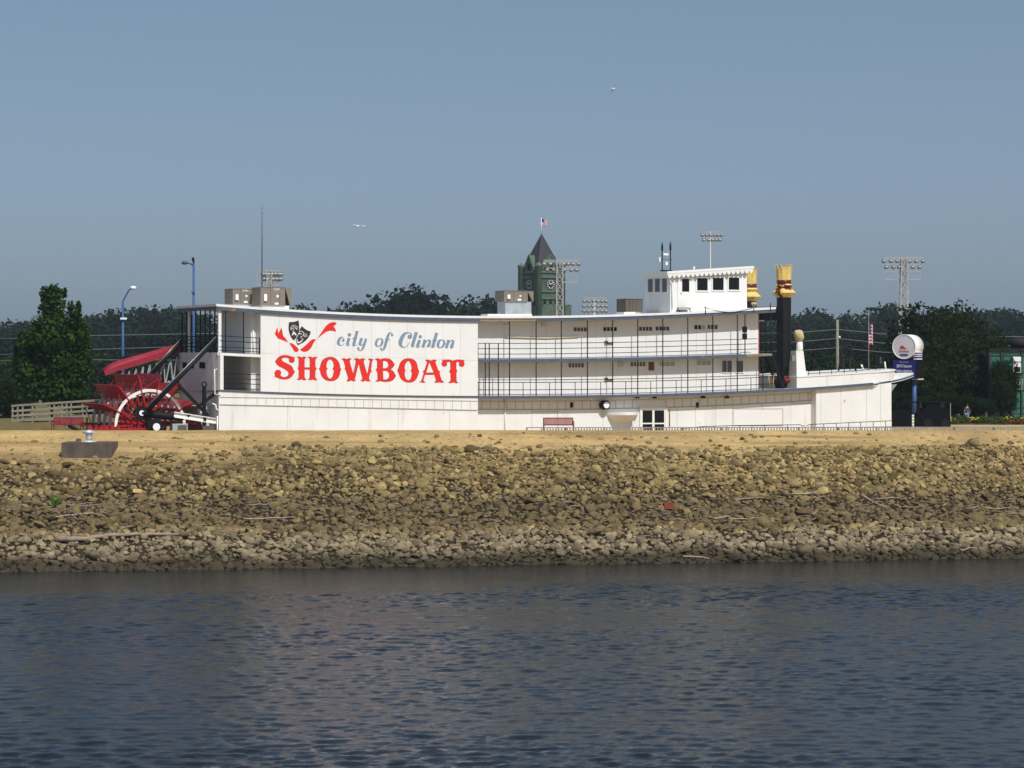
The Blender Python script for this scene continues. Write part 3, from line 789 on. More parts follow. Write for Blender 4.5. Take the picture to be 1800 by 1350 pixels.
letters.append([[(600,630.7),(605,629.8),(609,631.5),(613.5,629.6),(617.8,630.6),(614.6,633.5),(614.8,638),(620.8,656.5),(625,639),(625.5,634.5),(622.5,630.8),(628,629.6),(632,631.6),(637,629.8),(642,631.2),(639,634),(639.2,638),(645.3,657.5),(649.5,639),(650.5,634.5),(646.8,631),(651,630.2),(653,631.4),(656.8,631.2),(654,634.5),(653,638),(651.5,650),(653,653),(650.3,655.5),(648.5,663),(648.5,667),(651.5,670),(646,670.4),(642,668.6),(638,670.6),(633.5,669.5),(636.5,667),(636.8,664),(630.2,639.5),(624,664),(623,667),(625.5,669),(621,670.2),(617,668.4),(613,670.6),(608.6,669.6),(611.3,667.2),(611.8,663.5),(608,651.5),(606,648.5),(607,645),(603.8,634)]])
letters.append([crom(P("80 640 130 632 165 648 200 635 270 632 330 650 365 690 390 725 368 765 325 805 365 830 390 870 410 905 385 950 340 985 270 998 200 995 165 985 130 995 88 992 115 975 125 955 120 850 95 812 115 785 117 680 105 655", q9), {0, 2, 7, 9, 12, 17, 19, 22, 23, 24, 25, 21}),
                crom(P("205 672 240 668 275 685 295 725 285 765 255 787 205 790", q9), {0, 6}), crom(P("205 825 260 825 295 850 308 890 295 940 260 965 210 962", q9), {0, 6})])
letters.append([crom(P("600 632 530 650 480 705 458 770 435 825 458 870 480 930 530 985 600 1008 680 1000 735 950 760 890 778 838 755 780 745 720 705 660 650 636", q9), {4, 12}),
                crom(P("605 670 570 700 550 750 548 790 565 825 548 850 555 920 580 965 610 978 645 955 663 890 665 850 645 825 663 795 655 740 635 690", q9), {4, 12})])
letters.append([P("875 655 920 650 965 668 1010 650 1062 658 1035 680 1040 710 1080 820 1108 835 1100 870 1130 965 1145 990 1178 1003 1140 1015 1100 1005 1060 1015 1020 1008 1045 985 1045 965 1020 888 870 888 845 975 855 995 878 1008 845 1015 820 1005 780 1012 810 990 820 970 855 860 838 832 865 820 905 700 903 680", q9), P("942 695 890 855 1010 855", q9)])
letters.append([crom(P("1143 655 1190 655 1250 650 1315 670 1380 650 1450 655 1497 658 1480 672 1492 700 1490 740 1465 760 1430 755 1410 730 1415 695 1380 680 1365 700 1365 800 1380 835 1365 860 1368 970 1375 1000 1398 1015 1360 1020 1320 1005 1280 1020 1243 1012 1270 995 1278 970 1278 870 1258 835 1275 800 1275 700 1260 682 1215 695 1218 730 1200 752 1165 755 1140 730 1140 695 1160 672", q9), {0, 3, 6, 7, 15, 16, 17, 18, 19, 21, 23, 25, 27, 28, 29, 30, 31, 39})])
def grow(lp, d):
    """offset a loop outwards for the dark outline"""
    n = len(lp); ar = sum(lp[i][0]*lp[(i+1)%n][1] - lp[(i+1)%n][0]*lp[i][1] for i in range(n))
    s = 1 if ar > 0 else -1; out = []
    for i in range(n):
        a, b, c = Vector(lp[i-1]), Vector(lp[i]), Vector(lp[(i+1) % n])
        e1 = (b - a); e2 = (c - b)
        if e1.length < 1e-6: e1 = e2
        if e2.length < 1e-6: e2 = e1
        e1 = e1.normalized(); e2 = e2.normalized(); nn = Vector((e1.y + e2.y, -(e1.x + e2.x)))
        if nn.length < 1e-4: nn = Vector((e1.y, -e1.x))
        nn.normalize(); out.append(tuple(b + nn * d * s))
    return out
for lp in letters:
    rim_ = [grow(lp[0], 0.42)] + [grow(x, -0.42) for x in lp[1:]]
    paint('letter_outline', rim_, 'sign_outline', sign, -0.0185, 0.003)
    paint('letter', lp, 'sign_red', sign, -0.0230, 0.003)

def stroke(pts):
    """variable-width brush stroke outline from (x, y, width) points"""
    n = len(pts); fine = []
    for i in range(n - 1):
        p0, p1, p2, p3 = pts[max(i-1, 0)], pts[i], pts[i+1], pts[min(i+2, n-1)]
        for k in range(5):
            t = k / 5.0
            fine.append(tuple(0.5 * (2*b + (c-a)*t + (2*a-5*b+4*c-d)*t*t + (3*b-a-3*c+d)*t**3) for a, b, c, d in zip(p0, p1, p2, p3)))
    fine.append(tuple(pts[-1]))
    L_, R_ = [], []
    for i, (x, y, w) in enumerate(fine):
        a = fine[max(i-1, 0)]; b = fine[min(i+1, len(fine)-1)]
        d = Vector((b[0]-a[0], b[1]-a[1])); d = d.normalized() if d.length > 1e-6 else Vector((1, 0))
        nx, ny = -d.y * w / 2, d.x * w / 2
        L_.append((x+nx, y+ny)); R_.append((x-nx, y-ny))
    return L_ + R_[::-1]
def ball(x, y, r): return [(x + r*math.cos(a*math.pi/8), y + r*math.sin(a*math.pi/8)) for a in range(16)]
def glyph(name, q, strokes, m_='sign_blue', base_d=-0.020):
    for k, s in enumerate(strokes):
        lp = ball(*s) if isinstance(s[0], (int, float)) else stroke(s)
        lps = [lp]
        if not isinstance(s[0], (int, float)) and s[0] == s[-1]:
            h = len(lp) // 2; lps = [lp[:h - 1], lp[h:2 * h - 1]]
        paint(name, [[q(x, y) for x, y in l_] for l_ in lps], m_, sign, base_d - 0.0022 * k, 0.002)
glyph('letter', qm, [(1262, 412, 24), [(1280, 400, 10), (1255, 362, 14), (1212, 372, 38), (1180, 430, 48), (1187, 475, 40), (1215, 495, 16), (1250, 490, 10), (1285, 460, 6)]])
glyph('letter', qm, [(1365, 318, 31), [(1362, 372, 46), (1332, 465, 46), (1335, 492, 28), (1365, 490, 9), (1388, 462, 6)], [(1325, 380, 8), (1362, 376, 12)]])
glyph('letter', qm, [[(1494, 262, 46), (1438, 468, 48), (1440, 495, 28), (1475, 490, 9), (1500, 462, 6)], [(1458, 260, 10), (1520, 260, 12)], [(1408, 376, 15), (1492, 376, 15)]])
glyph('letter', qm, [[(1568, 378, 46), (1540, 465, 44), (1548, 490, 26), (1585, 478, 12), (1625, 410, 12)], [(1642, 380, 38), (1600, 515, 42), (1565, 575, 22), (1520, 575, 16), (1500, 550, 12)], (1512, 545, 22), [(1530, 376, 9), (1590, 380, 9)]])
glyph('letter', q9, [[(165, 318, 14), (122, 332, 30), (97, 390, 38), (106, 432, 28), (135, 440, 14), (176, 420, 30), (197, 368, 38), (190, 328, 26), (165, 318, 14)]])
glyph('letter', q9, [(350, 262, 20), [(362, 250, 10), (335, 225, 14), (302, 240, 30), (278, 295, 42), (240, 430, 44), (215, 490, 26), (185, 502, 14), (168, 485, 10)], (178, 476, 17), [(242, 332, 13), (318, 332, 13)]])
glyph('letter', q9, [(632, 288, 34), [(660, 288, 16), (652, 240, 16), (600, 224, 18), (540, 250, 48), (492, 340, 62), (482, 405, 56), (505, 442, 30), (545, 455, 14), (590, 430, 10), (630, 372, 6)]])
glyph('letter', q9, [[(735, 225, 48), (680, 400, 50), (670, 438, 34), (692, 445, 9), (714, 428, 6)], [(703, 222, 10), (762, 222, 12)]])
glyph('letter', q9, [(797, 288, 28), [(788, 345, 46), (755, 428, 48), (755, 450, 30), (785, 448, 9), (806, 428, 6)], [(752, 340, 9), (795, 340, 10)]])
glyph('letter', q9, [[(872, 342, 44), (838, 458, 44)], [(838, 338, 9), (888, 338, 10)], [(870, 395, 10), (915, 348, 16), (948, 350, 32), (946, 390, 42), (922, 438, 44), (922, 458, 28), (950, 452, 9), (972, 428, 6)]])
glyph('letter', q9, [[(1055, 234, 46), (1000, 430, 48), (995, 455, 30), (1022, 455, 9), (1042, 432, 6)], [(1022, 230, 10), (1080, 232, 10)], [(986, 345, 15), (1062, 345, 15)]])
glyph('letter', q9, [[(1142, 340, 14), (1102, 350, 34), (1077, 410, 42), (1086, 452, 28), (1115, 462, 14), (1152, 440, 34), (1176, 390, 40), (1167, 350, 26), (1142, 340, 14)]])
glyph('letter', q9, [[(1246, 344, 44), (1206, 468, 44)], [(1212, 342, 9), (1262, 342, 10)], [(1245, 395, 10), (1288, 350, 16), (1316, 355, 32), (1312, 395, 42), (1288, 443, 44), (1290, 463, 28), (1312, 455, 9), (1332, 432, 6)]])
# emblem: two masks and a ribbon
paint('ribbon', [P("165 185 182 295 235 190 262 335 300 375 350 445 300 425 175 380 122 302", qm)], 'sign_red', sign, -0.020)
paint('ribbon', [crom(P("360 455 410 460 470 500 522 560 505 595 478 605 445 590 405 520", qm), {0, 3})], 'sign_red', sign, -0.020)
paint('ribbon', [crom(P("537 565 590 530 660 470 720 410 765 390 812 395 770 450 735 520 690 575 640 600 590 597", qm), {0, 5})], 'sign_red', sign, -0.020)
paint('ribbon', [crom(P("825 388 870 320 930 230 980 165 1040 120 1100 105 1158 122 1100 180 1130 220 1140 268 1060 250 990 265 920 310", qm), {0, 6, 7, 9})], 'sign_red', sign, -0.020)
paint('mask', [crom(P("575 172 620 215 680 250 722 258 705 320 660 390 590 450 505 492 480 440 475 385 515 280 540 220", qm), {0, 3, 7})], 'letter_black', sign, -0.020)
paint('mask_rim', [crom(P("360 103 410 105 470 95 515 75 531 130 534 250 515 310 480 375 440 418 400 370 365 290 350 200", qm), {0, 3, 8})], 'signwhite', sign, -0.0225, 0.002)
paint('mask', [crom(P("360 103 410 105 470 95 515 75 525 130 528 250 508 306 474 370 440 412 400 370 365 290 350 200", qm), {0, 3, 8})], 'letter_black', sign, -0.0250, 0.002)
for k, s in enumerate([[(380, 205, 7), (425, 157, 8)], [(445, 155, 8), (510, 197, 7)], [(430, 155, 7), (440, 220, 7), (420, 265, 7), (455, 272, 7)],
                       [(385, 228, 14), (420, 203, 12)], [(460, 192, 12), (496, 230, 14)], [(412, 325, 16), (428, 295, 26), (447, 290, 28), (466, 305, 24), (476, 330, 14)],
                       [(525, 268, 7), (570, 257, 8), (602, 292, 9), (590, 332, 8), (552, 358, 7), (580, 380, 7)], [(608, 302, 7), (645, 308, 9), (660, 345, 7)],
                       [(524, 308, 12), (545, 295, 14), (566, 308, 10)], [(606, 338, 10), (622, 334, 14), (634, 356, 10)], [(490, 385, 8), (505, 440, 22), (545, 440, 22), (598, 385, 8)]]):
    paint('mask_feature', [[qm(x, y) for x, y in stroke(s)]], 'signwhite', sign, -0.0275, 0.002)

# ---- railings and posts
def deck_posts(pxs, zf0, zf1, v=0.03, r=0.042):
    for px in pxs:
        t = bt(px, v); m = MB(); m.tube([(t, v, zf0(t) + 0.001), (t, v, zf1(t))], r, 6); m.build('post', 'black', boat)
def rail(px0, px1, zf, h, v=0.03, r=0.030, n=14, mt='black'):
    ts = lin(bt(px0, v), bt(px1, v), n)
    return MB().tube([(t, v, zf(t) + h) for t in ts], r, 6).build('rail', mt, boat)
main_posts = [853, 860, 876, 895.6, 942.4, 986.7, 1032.7, 1077, 1121, 1165, 1209, 1253, 1296]
deck_posts(main_posts[3:] + [1309.5], zd2, off(zroof, -0.18)); deck_posts(main_posts, zd1, off(zd2, -0.19))
deck_posts([840, 853, 860, 876], zd2, off(zd2, 1.22))
deck_posts([840.5], zd1, off(zd1, 1.1))
for h in (1.22, 0.82, 0.41): rail(840, 1331, zd2, h)
for h in (1.22, 1.02, 0.46): rail(841, 1368, zd1, h)
deck_posts([919.5, 966, 1011, 1056, 1100, 1144, 1188.5, 1232.5, 1276, 1320, 1341], zd1, off(zd1, 1.02), r=0.028)
deck_posts([318, 0][:0], zd1, zd2)
# stern balcony railings
deck_posts([396.5, 428], zd2, off(zroof, -0.2)); deck_posts([456], zd2, off(zd2, 1.2))
for h in (1.2, 0.85, 0.42, 0.18): rail(386, 456, zd2, h, n=5)
for h in (1.2, 0.85, 0.5, 0.15): rail(388, 457, zd1, h, n=5)
sb = []
for v in (0.9, 2.1, 3.3, 4.5, 5.7, 6.9, 8.1, 9.3):
    MB().tube([(-0.02, v, zd2(0)), (-0.02, v, zroof(0) - 0.2)], 0.055, 6).build('post', 'black', boat)
for h in (1.2, 0.95, 0.7, 0.45, 0.2):
    MB().tube([(-0.02, 0.1, zd2(0) + h), (-0.02, 9.9, zd2(0) + h)], 0.038, 6).build('rail', 'black', boat)
for h in (1.2, 0.8, 0.4): MB().tube([(0.0, 9.9, zd2(0) + h), (2.6, 9.9, zd2(0) + h)], 0.026, 6).build('rail', 'black', boat)
MB().tube([(bt(445, WV - .05), WV - 0.08, zd2(3) + 0.1), (bt(445, WV - .05), WV - 0.08, zd2(3) + 1.9)], 0.05, 6).build('pipe', 'trim', boat)
MB().tube([(-0.12, 0.02, zd1(0) + 1.45), (-0.3, 0.02, zd1(0) + 1.45), (-0.3, 0.02, zd1(0) - 0.35), (0.1, -0.06, zd1(0) - 0.35)], 0.05, 6).build('pipe', 'trim', boat)
MB().tube([(-0.45, 0.1, zd1(0) - 1.0), (-0.22, 0.08, zd1(0) - 1.1), (-0.18, 0.06, zd1(0) - 1.4), (0.02, 0.04, zd1(0) - 1.5)], 0.06, 6).build('pipe', 'trim', boat)
MB().tube([(-0.12, 0.0, 0.0), (-0.10, 0.0, zd1(0) - 1.9)], 0.05, 6).build('pipe', 'trim', boat)
MB().tube([B(888, 592.5, WV - .06), B(960, 594.5, WV - .06), B(1017, 592, WV - .06)], 0.055, 6).build('pipe', 'cream', cab2)

# ---- windows, doors and wall fittings
def window(px0, px1, py0, py1, v, pane='glass_dark', n=1, frame='trim', fw=0.055, parent=None, mull=0.05):
    a = B(px0, py0, v); c = B(px1, py1, v); t0, t1 = a[0], c[0]
    tm = (t0 + t1) / 2; z1 = bz(py0, tm, v); z0 = bz(py1, tm, v)
    m = MB(); f = fw
    m.box(t0 - f, t1 + f, v - 0.05, v - 0.002, z1, z1 + f); m.box(t0 - f, t1 + f, v - 0.06, v - 0.002, z0 - f, z0)
    m.box(t0 - f, t0, v - 0.05, v - 0.002, z0 + .001, z1 - .001); m.box(t1, t1 + f, v - 0.05, v - 0.002, z0 + .001, z1 - .001)
    w = (t1 - t0) / n
    for k in range(1, n): m.box(t0 + k*w - mull/2, t0 + k*w + mull/2, v - 0.045, v - 0.002, z0 + .002, z1 - .002)
    o = m.build('window', frame, boat)
    for k in range(n):
        g0 = t0 + k*w + (mull/2 if k else 0) + .001; g1 = t0 + (k+1)*w - (mull/2 if k < n-1 else 0) - .001
        p = pane[k % len(pane)] if isinstance(pane, (list, tuple)) else pane
        MB().box(g0, g1, v - 0.02, v - 0.003, z0 + .003, z1 - .003).build('pane', p, o)
    return o
mat('pane_brown', (0.10, 0.045, 0.02), 0.4); mat('pane_wine', (0.055, 0.018, 0.02), 0.3)
window(1008, 1031, 575.5, 582.5, WV, ['board_brown', 'pane_brown'], 4, parent=cab2, fw=0.04)
window(1060, 1084, 575, 582, WV, 'glass_dark', 4, parent=cab2, fw=0.04)
window(1123, 1146, 574.5, 581.5, WV, 'pane_wine', 4, parent=cab2, fw=0.045)
window(1152, 1176, 574, 581, WV, 'pane_wine', 4, parent=cab2, fw=0.045)
window(1220, 1239, 571.5, 579, WV, ['glass_dark', 'glass_dark', 'glass_pale'], 3, parent=cab2, fw=0.045)
window(1243, 1261, 571, 578.5, WV, ['glass_grey', 'glass_dark', 'glass_grey'], 3, parent=cab2, fw=0.045)
window(999, 1026, 638.5, 646, WV, 'glass_grey', 5, parent=cab1, fw=0.05)
window(1108, 1134, 636.5, 644, WV, 'glass_grey', 5, parent=cab1, fw=0.05)
window(1160, 1186, 636, 643.5, WV, 'glass_pale', 3, parent=cab1, fw=0.05)
window(1225, 1249, 634, 641.5, WV, 'glass_pale', 3, parent=cab1, fw=0.05)
window(1269, 1286, 634, 654.5, WV, 'glass_grey', 2, parent=cab1, fw=0.05)
window(1294, 1306, 634, 654.5, WV, 'glass_grey', 1, parent=cab1, fw=0.06)
# upper door with cross-bar panes
m = MB(); a = B(1302, 571, WV); c = B(1317, 623, WV); m.box(a[0], c[0], WV - 0.05, WV - 0.002, zd2(a[0]) + 0.02, a[2]); dr = m.build('door', 'trim', boat)
for k in range(2):
    for j in range(2):
        x0 = bt(1304 + k*4.6, WV); x1 = bt(1308 + k*4.6, WV); zz = bz(574 + 12*j, x0, WV)
        MB().box(x0, x1, WV - 0.062, WV - 0.048, zz - 0.48, zz).build('pane', 'glass_dark', dr)
a = B(1140, 636.5, WV); MB().box(a[0], bt(1149.5, WV), WV - 0.05, WV - .002, a[2] - 0.66, a[2]).build('notice_board', 'board_brown', cab1)
for cab, py in ((cab2, 601.5), (cab1, 666)):
    a = B(1063, py, WV - 0.05); m = MB(); m.box(a[0], a[0] + 0.22, WV - 0.17, WV - .002, a[2] - 0.1, a[2] + 0.1); m.box(a[0] + .221, a[0] + 0.72, WV - 0.10, WV - .002, a[2] - 0.13, a[2] - 0.02)
    m.build('alarm_box', 'rust_brick', cab)
for (x, y, s, mt, cab) in ((956, 569, .2, 'cream', cab2), (1091, 640, .22, 'shadewhite', cab1)):
    a = B(x, y, WV); MB().box(a[0] - s, a[0] + s, WV - 0.1, WV - .002, a[2] - s, a[2] + s).build('vent_cover', mt, cab)
m = MB(); a = B(891, 569, WV - .4); m.tube([(a[0], WV - .02, a[2]), a], 0.04, 6); m.tube([a, (a[0] + .18, a[1] - .2, a[2] - .18)], 0.09, 8); m.build('security_camera', 'trim', cab2)
for px in (949, 1039): 
    a = B(px, 700, 0.5); m = MB(); m.lathe([(0.05, -0.12), (0.10, -0.06), (0.10, 0.04), (0.03, 0.10)], (a[0], 0.5, a[2]), 10, 'y'); m.build('deck_light', 'trim', hull)
for px in (1120, 1150.5, 1236, 1278):
    a = B(px, 698, 0.6); m = MB(); m.box(a[0] - .12, a[0] + .16, .5, .75, a[2] - .1, a[2] + .08); m.tube([(a[0], .6, a[2] + .07), (a[0], .6, zd1(a[0]) - .2)], .03, 5); m.build('floodlight', 'black', hull)
for px in (1004.5, 1225.5):
    a = B(px, 712, WV); MB().box(a[0] - .11, a[0] + .11, WV - .05, WV - .002, a[2] - .2, a[2] + .2).build('scupper', 'black_matte', hull)
a = B(1065, 712, WV - 0.45)                                   # drum lamp
dl = MB().lathe([(0.33, -0.05), (0.36, 0.0), (0.36, 0.5)], (a[0], WV - 0.502, a[2]), 24, 'y').build('drum_lamp', 'black', boat)
MB().lathe([(0.25, -0.02), (0.25, 0.0)], (a[0], WV - 0.56, a[2]), 24, 'y').build('lamp_lens', 'print_white', dl)
# half-round hood left of the doors
t0, t1 = bt(1066, WV), bt(1121, WV); zt = bz(724, (t0+t1)/2, WV); zb = bz(729, (t0+t1)/2, WV)
arc = [(t0 + (t1 - t0) * k / 16, WV - 0.002 - 1.25 * math.sin(math.pi * k / 16) ** 0.8) for k in range(17)]
vs = [(t, v, zb) for t, v in arc] + [(t, v, zt) for t, v in arc]
n = 17; fs = [tuple(range(n)), tuple(reversed(range(n, 2*n)))] + [(k, n+k, n+k+1, k+1) for k in range(n-1)] + [(n-1, 2*n-1, n, 0)]
hood = MB().add(vs, fs).build('entrance_hood', 'white', boat)
vs = []; fs = []; nr = 6
for j in range(nr):
    g_ = 1 - j / (nr - 1); zz_ = zb - .001 - .66 * j / (nr - 1)
    for k in range(17):
        t_, v_ = arc[k]; tm_ = (t0 + t1) / 2; vs.append((tm_ + (t_ - tm_) * (.30 + .67 * g_ ** .6), WV - .003 - (WV - .002 - v_) * g_ * .97, zz_))
for j in range(nr - 1):
    for k in range(16): fs.append((j*17+k, (j+1)*17+k, (j+1)*17+k+1, j*17+k+1))
MB().add(vs, fs, True).build('hood_underside', 'white', hood)
# double doors
t0, t1 = bt(1124, WV), bt(1171, WV); zt = bz(716.5, t0, WV); m = MB(); f = 0.13
m.box(t0, t1, WV - .14, WV - .002, zt - f, zt); m.box(t0, t0 + f, WV - .14, WV - .002, 0, zt - f - .001); m.box(t1 - f, t1, WV - .14, WV - .002, 0, zt - f - .001)
df = m.build('door_frame', 'trim', boat)
for s in range(2):
    a = t0 + f + .002 + s * (t1 - t0 - 2*f) / 2; b = a + (t1 - t0 - 2*f) / 2 - .006; e = 0.09; zr = zt - f - .003
    m = MB(); m.box(a, a + e, WV - .10, WV - .003, .05, zr); m.box(b - e, b, WV - .10, WV - .003, .05, zr); m.box(a + e, b - e, WV - .10, WV - .003, zr - e, zr)
    zm = bz(744.5, a, WV); m.box(a + e, b - e, WV - .10, WV - .003, zm - .05, zm + .05); m.box(a + e, b - e, WV - .10, WV - .003, .05, .3)
    d = m.build('door', 'trim', df)
    MB().box(a + e, b - e, WV - .05, WV - .02, zm + .05, zr - e).build('pane', 'glass_dark', df)
    MB().box(a + e, b - e, WV - .05, WV - .02, .3, zm - .05).build('pane', 'glass_dark', df)
m = MB(); t = bt(1176.5, WV); m.tube([(t, WV - .05, bz(750, t, WV)), (t, WV - .05, bz(720, t, WV))], .035, 6); m.build('conduit', 'board_brown', hull)
m = MB(); t = bt(1112.5, WV - .5); m.tube([(t, WV - .5, 0), (t, WV - .5, bz(742, t, WV - .5)), (t + .1, WV - .5, bz(740, t, WV - .5))], .06, 8); m.build('vent_pipe', 'trim', hull)

# ---- pilot house
PV = 2.0; p0, p1 = bt(1178, PV), bt(1313, PV); PW = 4.2
zr0 = (zroof(p0) + zroof(p1)) / 2 - 0.05
zp0 = bz(481, p0, PV); zp1 = bz(472.5, p1, PV)
m = MB(); m.strip([p0, p1], PV, PV + PW, lambda t: zroof(t) - 0.02, lambda t: zp0 + (zp1 - zp0) * (t - p0) / (p1 - p0)); ph = m.build('pilot_house', 'white', boat)
zpt = lambda t: zp0 + (zp1 - zp0) * (t - p0) / (p1 - p0)
m = MB(); m.strip([p0 - 0.45, bt(1322, PV)], PV - 0.35, PV + PW + 0.35, lambda t: zpt(t) + .001, lambda t: zpt(t) + 0.20); m.build('pilot_roof', 'trim', ph)
# scalloped valance along both visible sides
def valance(a, b, n, depth=0.26):
    a = Vector(a); b = Vector(b); m = MB(); d = (b - a) / n; nrm = Vector((0, 0.02, 0)) if abs(d.x) > abs(d.y) else Vector((0.02, 0, 0))
    for k in range(n):
        p = a + d * k; pts = [p + Vector((0, 0, 0)), p + d]
        for j in range(7):
            u = 1 - j / 6.0
            pts.append(p + d * u - Vector((0, 0, 0.10 + depth * math.sin(math.pi * u) ** 0.6)))
        m.prism(pts, nrm)
    return m.build('valance', 'white', ph)
valance((p0 - .40, PV - 0.33, zpt(p0 - .4)), (bt(1321, PV), PV - 0.33, zpt(p1 + .3)), 19)
valance((p0 - .43, PV - 0.31, zpt(p0 - .4)), (p0 - .43, PV + PW + .31, zpt(p0 - .4)), 14)
for a, b in ((1225, 1243.5), (1252.5, 1271.5), (1280.5, 1299)):
    window(a, b, 489 - (a - 1225) * 0.02, 510.5 - (a - 1225) * 0.02, PV, 'glass_dark', 1, parent=ph, fw=0.10)
m = MB(); a = bt(1191, PV); b = bt(1215, PV); m.box(a, b, PV - .05, PV - .002, zr0 + .25, bz(486, a, PV)); pd = m.build('door', 'trim', boat)
MB().box(bt(1198.5, PV), bt(1211, PV), PV - .06, PV - .045, bz(512.5, a, PV), bz(490, a, PV)).build('pane', 'glass_dark', pd)
MB().box(bt(1196, PV), bt(1197, PV), PV - .10, PV - .045, bz(517, a, PV), bz(515, a, PV)).build('handle', 'black', pd)
m = MB(); m.box(bt(1220, PV), bt(1308, PV), PV - .03, PV - .002, zr0 + .28, zr0 + .33); m.build('sill_band', 'trim', ph)
for k in range(3):                                             # aft windows
    v0 = PV + 0.45 + 1.2 * k; z1 = bz(489, p0, v0); z0 = bz(513, p0, v0)
    m = MB(); f = .09
    m.box(p0 - .05, p0 - .002, v0 - f, v0 + .85 + f, z1, z1 + f); m.box(p0 - .05, p0 - .002, v0 - f, v0 + .85 + f, z0 - f, z0)
    m.box(p0 - .05, p0 - .002, v0 - f, v0, z0 + .001, z1 - .001); m.box(p0 - .05, p0 - .002, v0 + .85, v0 + .85 + f, z0 + .001, z1 - .001)
    w = m.build('window', 'trim', boat); MB().box(p0 - .025, p0 - .003, v0, v0 + .85, z0, z1).build('pane', 'glass_grey', w)
MB().tube([(p0 - .12, PV + .02, zpt(p0)), (p0 - .1, PV - .06, zpt(p0) - .5), (p0 + .12, PV - .1, zpt(p0) - .8), (p0 + .14, PV - .1, zr0 + .1)], .045, 6).build('drain_pipe', 'trim', ph)
m = MB(); a = B(1194, 541, PV - .5); b = B(1214, 541, PV - .5)
for z_ in (.0, -.3): m.box(a[0], b[0], PV - .75 - z_ * -.3, PV - .1, a[2] + z_ - .03, a[2] + z_)
for x_ in (a[0], b[0]): m.bar((x_, PV - .15, a[2]), (x_ + .12, PV - .75, a[2] - .55), .05)
m.build('pilot_steps', 'black', ph)
# aerials on the pilot house roof
zt = zpt(p0) + .2
m = MB()
for px, top in ((1164, 426), (1178.5, 425)):
    t = bt(px, PV + .8); m.tube([(t, PV + .8, zt), (t, PV + .8, bz(top, t, PV + .8))], .045, 6); m.tube([(t, PV + .8, bz(top + 14, t, PV)), (t, PV + .8, bz(top + 4, t, PV))], .08, 6)
a = bt(1162, PV + .8); b = bt(1181, PV + .8); m.box(a, b, PV + .7, PV + .9, zt, zt + .12); m.bar((a, PV + .8, bz(455, a, PV)), (b, PV + .8, bz(455, a, PV)), .03)
an = m.build('aerial_mast', 'black', boat)
m = MB(); c = B(1169.5, 447, PV + .7); m.box(c[0] - .22, c[0] + .24, PV + .6, PV + .72, c[2] - .08, c[2] + .08); c = B(1159, 456, PV + .7); m.box(c[0] - .06, c[0] + .06, PV + .6, PV + .75, c[2] - .18, c[2] + .18)
c = B(1171, 463, PV + .7); m.box(c[0] - .1, c[0] + .1, PV + .6, PV + .75, c[2] - .12, c[2] + .12); m.build('aerial_panel', 'print_white', an)
c = B(1220, 468.5, PV + .6); MB().lathe([(.07, 0), (.08, .2), (.04, .25)], (c[0], PV + .6, zpt(c[0]) + .2), 10).build('roof_beacon', 'print_white', ph)
c = B(1325, 535, 4.0); MB().lathe([(.1, 0), (.1, .15), (.22, .3), (.24, .42), (.2, .42)], (c[0], 4.0, zroof(c[0]) + .0), 14).build('roof_ventilator', 'cream', boat)
for px in (1238, 1323, 1352):
    t = bt(px, 0.0); MB().tube([(t, -.2, zroof(t) - .25), (t, -.2, zroof(t) + .35)], .035, 6).build('stanchion', 'black', boat)
t = bt(1238, -.2); tt = bt(1323, -.2); MB().tube([(t + (tt - t) * k / 8, -.2, zroof(t) + .28 - .35 * math.sin(math.pi * k / 8)) for k in range(9)], .018, 5).build('cable', 'black', boat)

# ---- smokestacks
def stack(px, v, ztop_py, scale=1.0, base_z=None, wear='gold'):
    t = bt(px, v); r = 0.60 * scale; H = lambda py: bz(py + (ztop_py - 465), t, v)
    zb = zd1(t) if base_z is None else base_z
    st = MB().lathe([(r, zb), (r, H(523))], (t, v, 0), 10, smooth=False).build('smokestack', 'stack_black', boat)
    MB().lathe([(r * 1.02, H(523) + .001), (r * 1.65, H(515)), (r * 1.62, H(513.5)), (r * .95, H(506)), (r * 1.25, H(502)), (r * .98, H(499))], (t, v, 0), 10, smooth=False).build('collar', wear, st)
    MB().lathe([(r * .98, H(499) + .002), (r * .98, H(492.5))], (t, v, 0), 20).build('band', 'maroon', st)
    m = MB(); n = 11
    vs = []; fs = []
    for k in range(n):                                          # crown: leaves flaring at the tips
        a0 = 2*math.pi*k/n; a1 = 2*math.pi*(k+1)/n; am = (a0+a1)/2
        rows = [(r*.97, H(492.4), 0.5), (r*1.0, H(483), 0.49), (r*1.03, H(475), 0.43), (r*1.10, H(469), 0.36), (r*1.27, H(465), 0.14)]
        b0 = len(vs)
        for rr, z, w in rows:
            for s in (-1, 1):
                an_ = am + s * w * (a1 - a0); vs.append((t + rr*math.cos(an_), v + rr*math.sin(an_), z))
        for j in range(4): fs.append((b0 + 2*j, b0 + 2*j + 1, b0 + 2*j + 3, b0 + 2*j + 2))
    m.add(vs, fs, False); o = m.build('crown', 'gold', st)
    md = o.modifiers.new('solid', 'SOLIDIFY'); md.thickness = 0.03
    return st
stack(1378, 2.2, 465, wear='gold_worn'); stack(1317.5, 7.5, 472)
t = bt(1378, 2.2)
MB().box(bt(1336, 2.2), t - .5, 2.0, 2.5, bz(563, t, 2.2), zroof(t) - .18).build('stack_brace', 'black_matte', boat)
MB().bar((t, 2.9, bz(541, t, 2.2)), (bt(1317.5, 7.5), 7.0, bz(541, t, 2.2)), .25).build('stack_brace', 'black', boat)
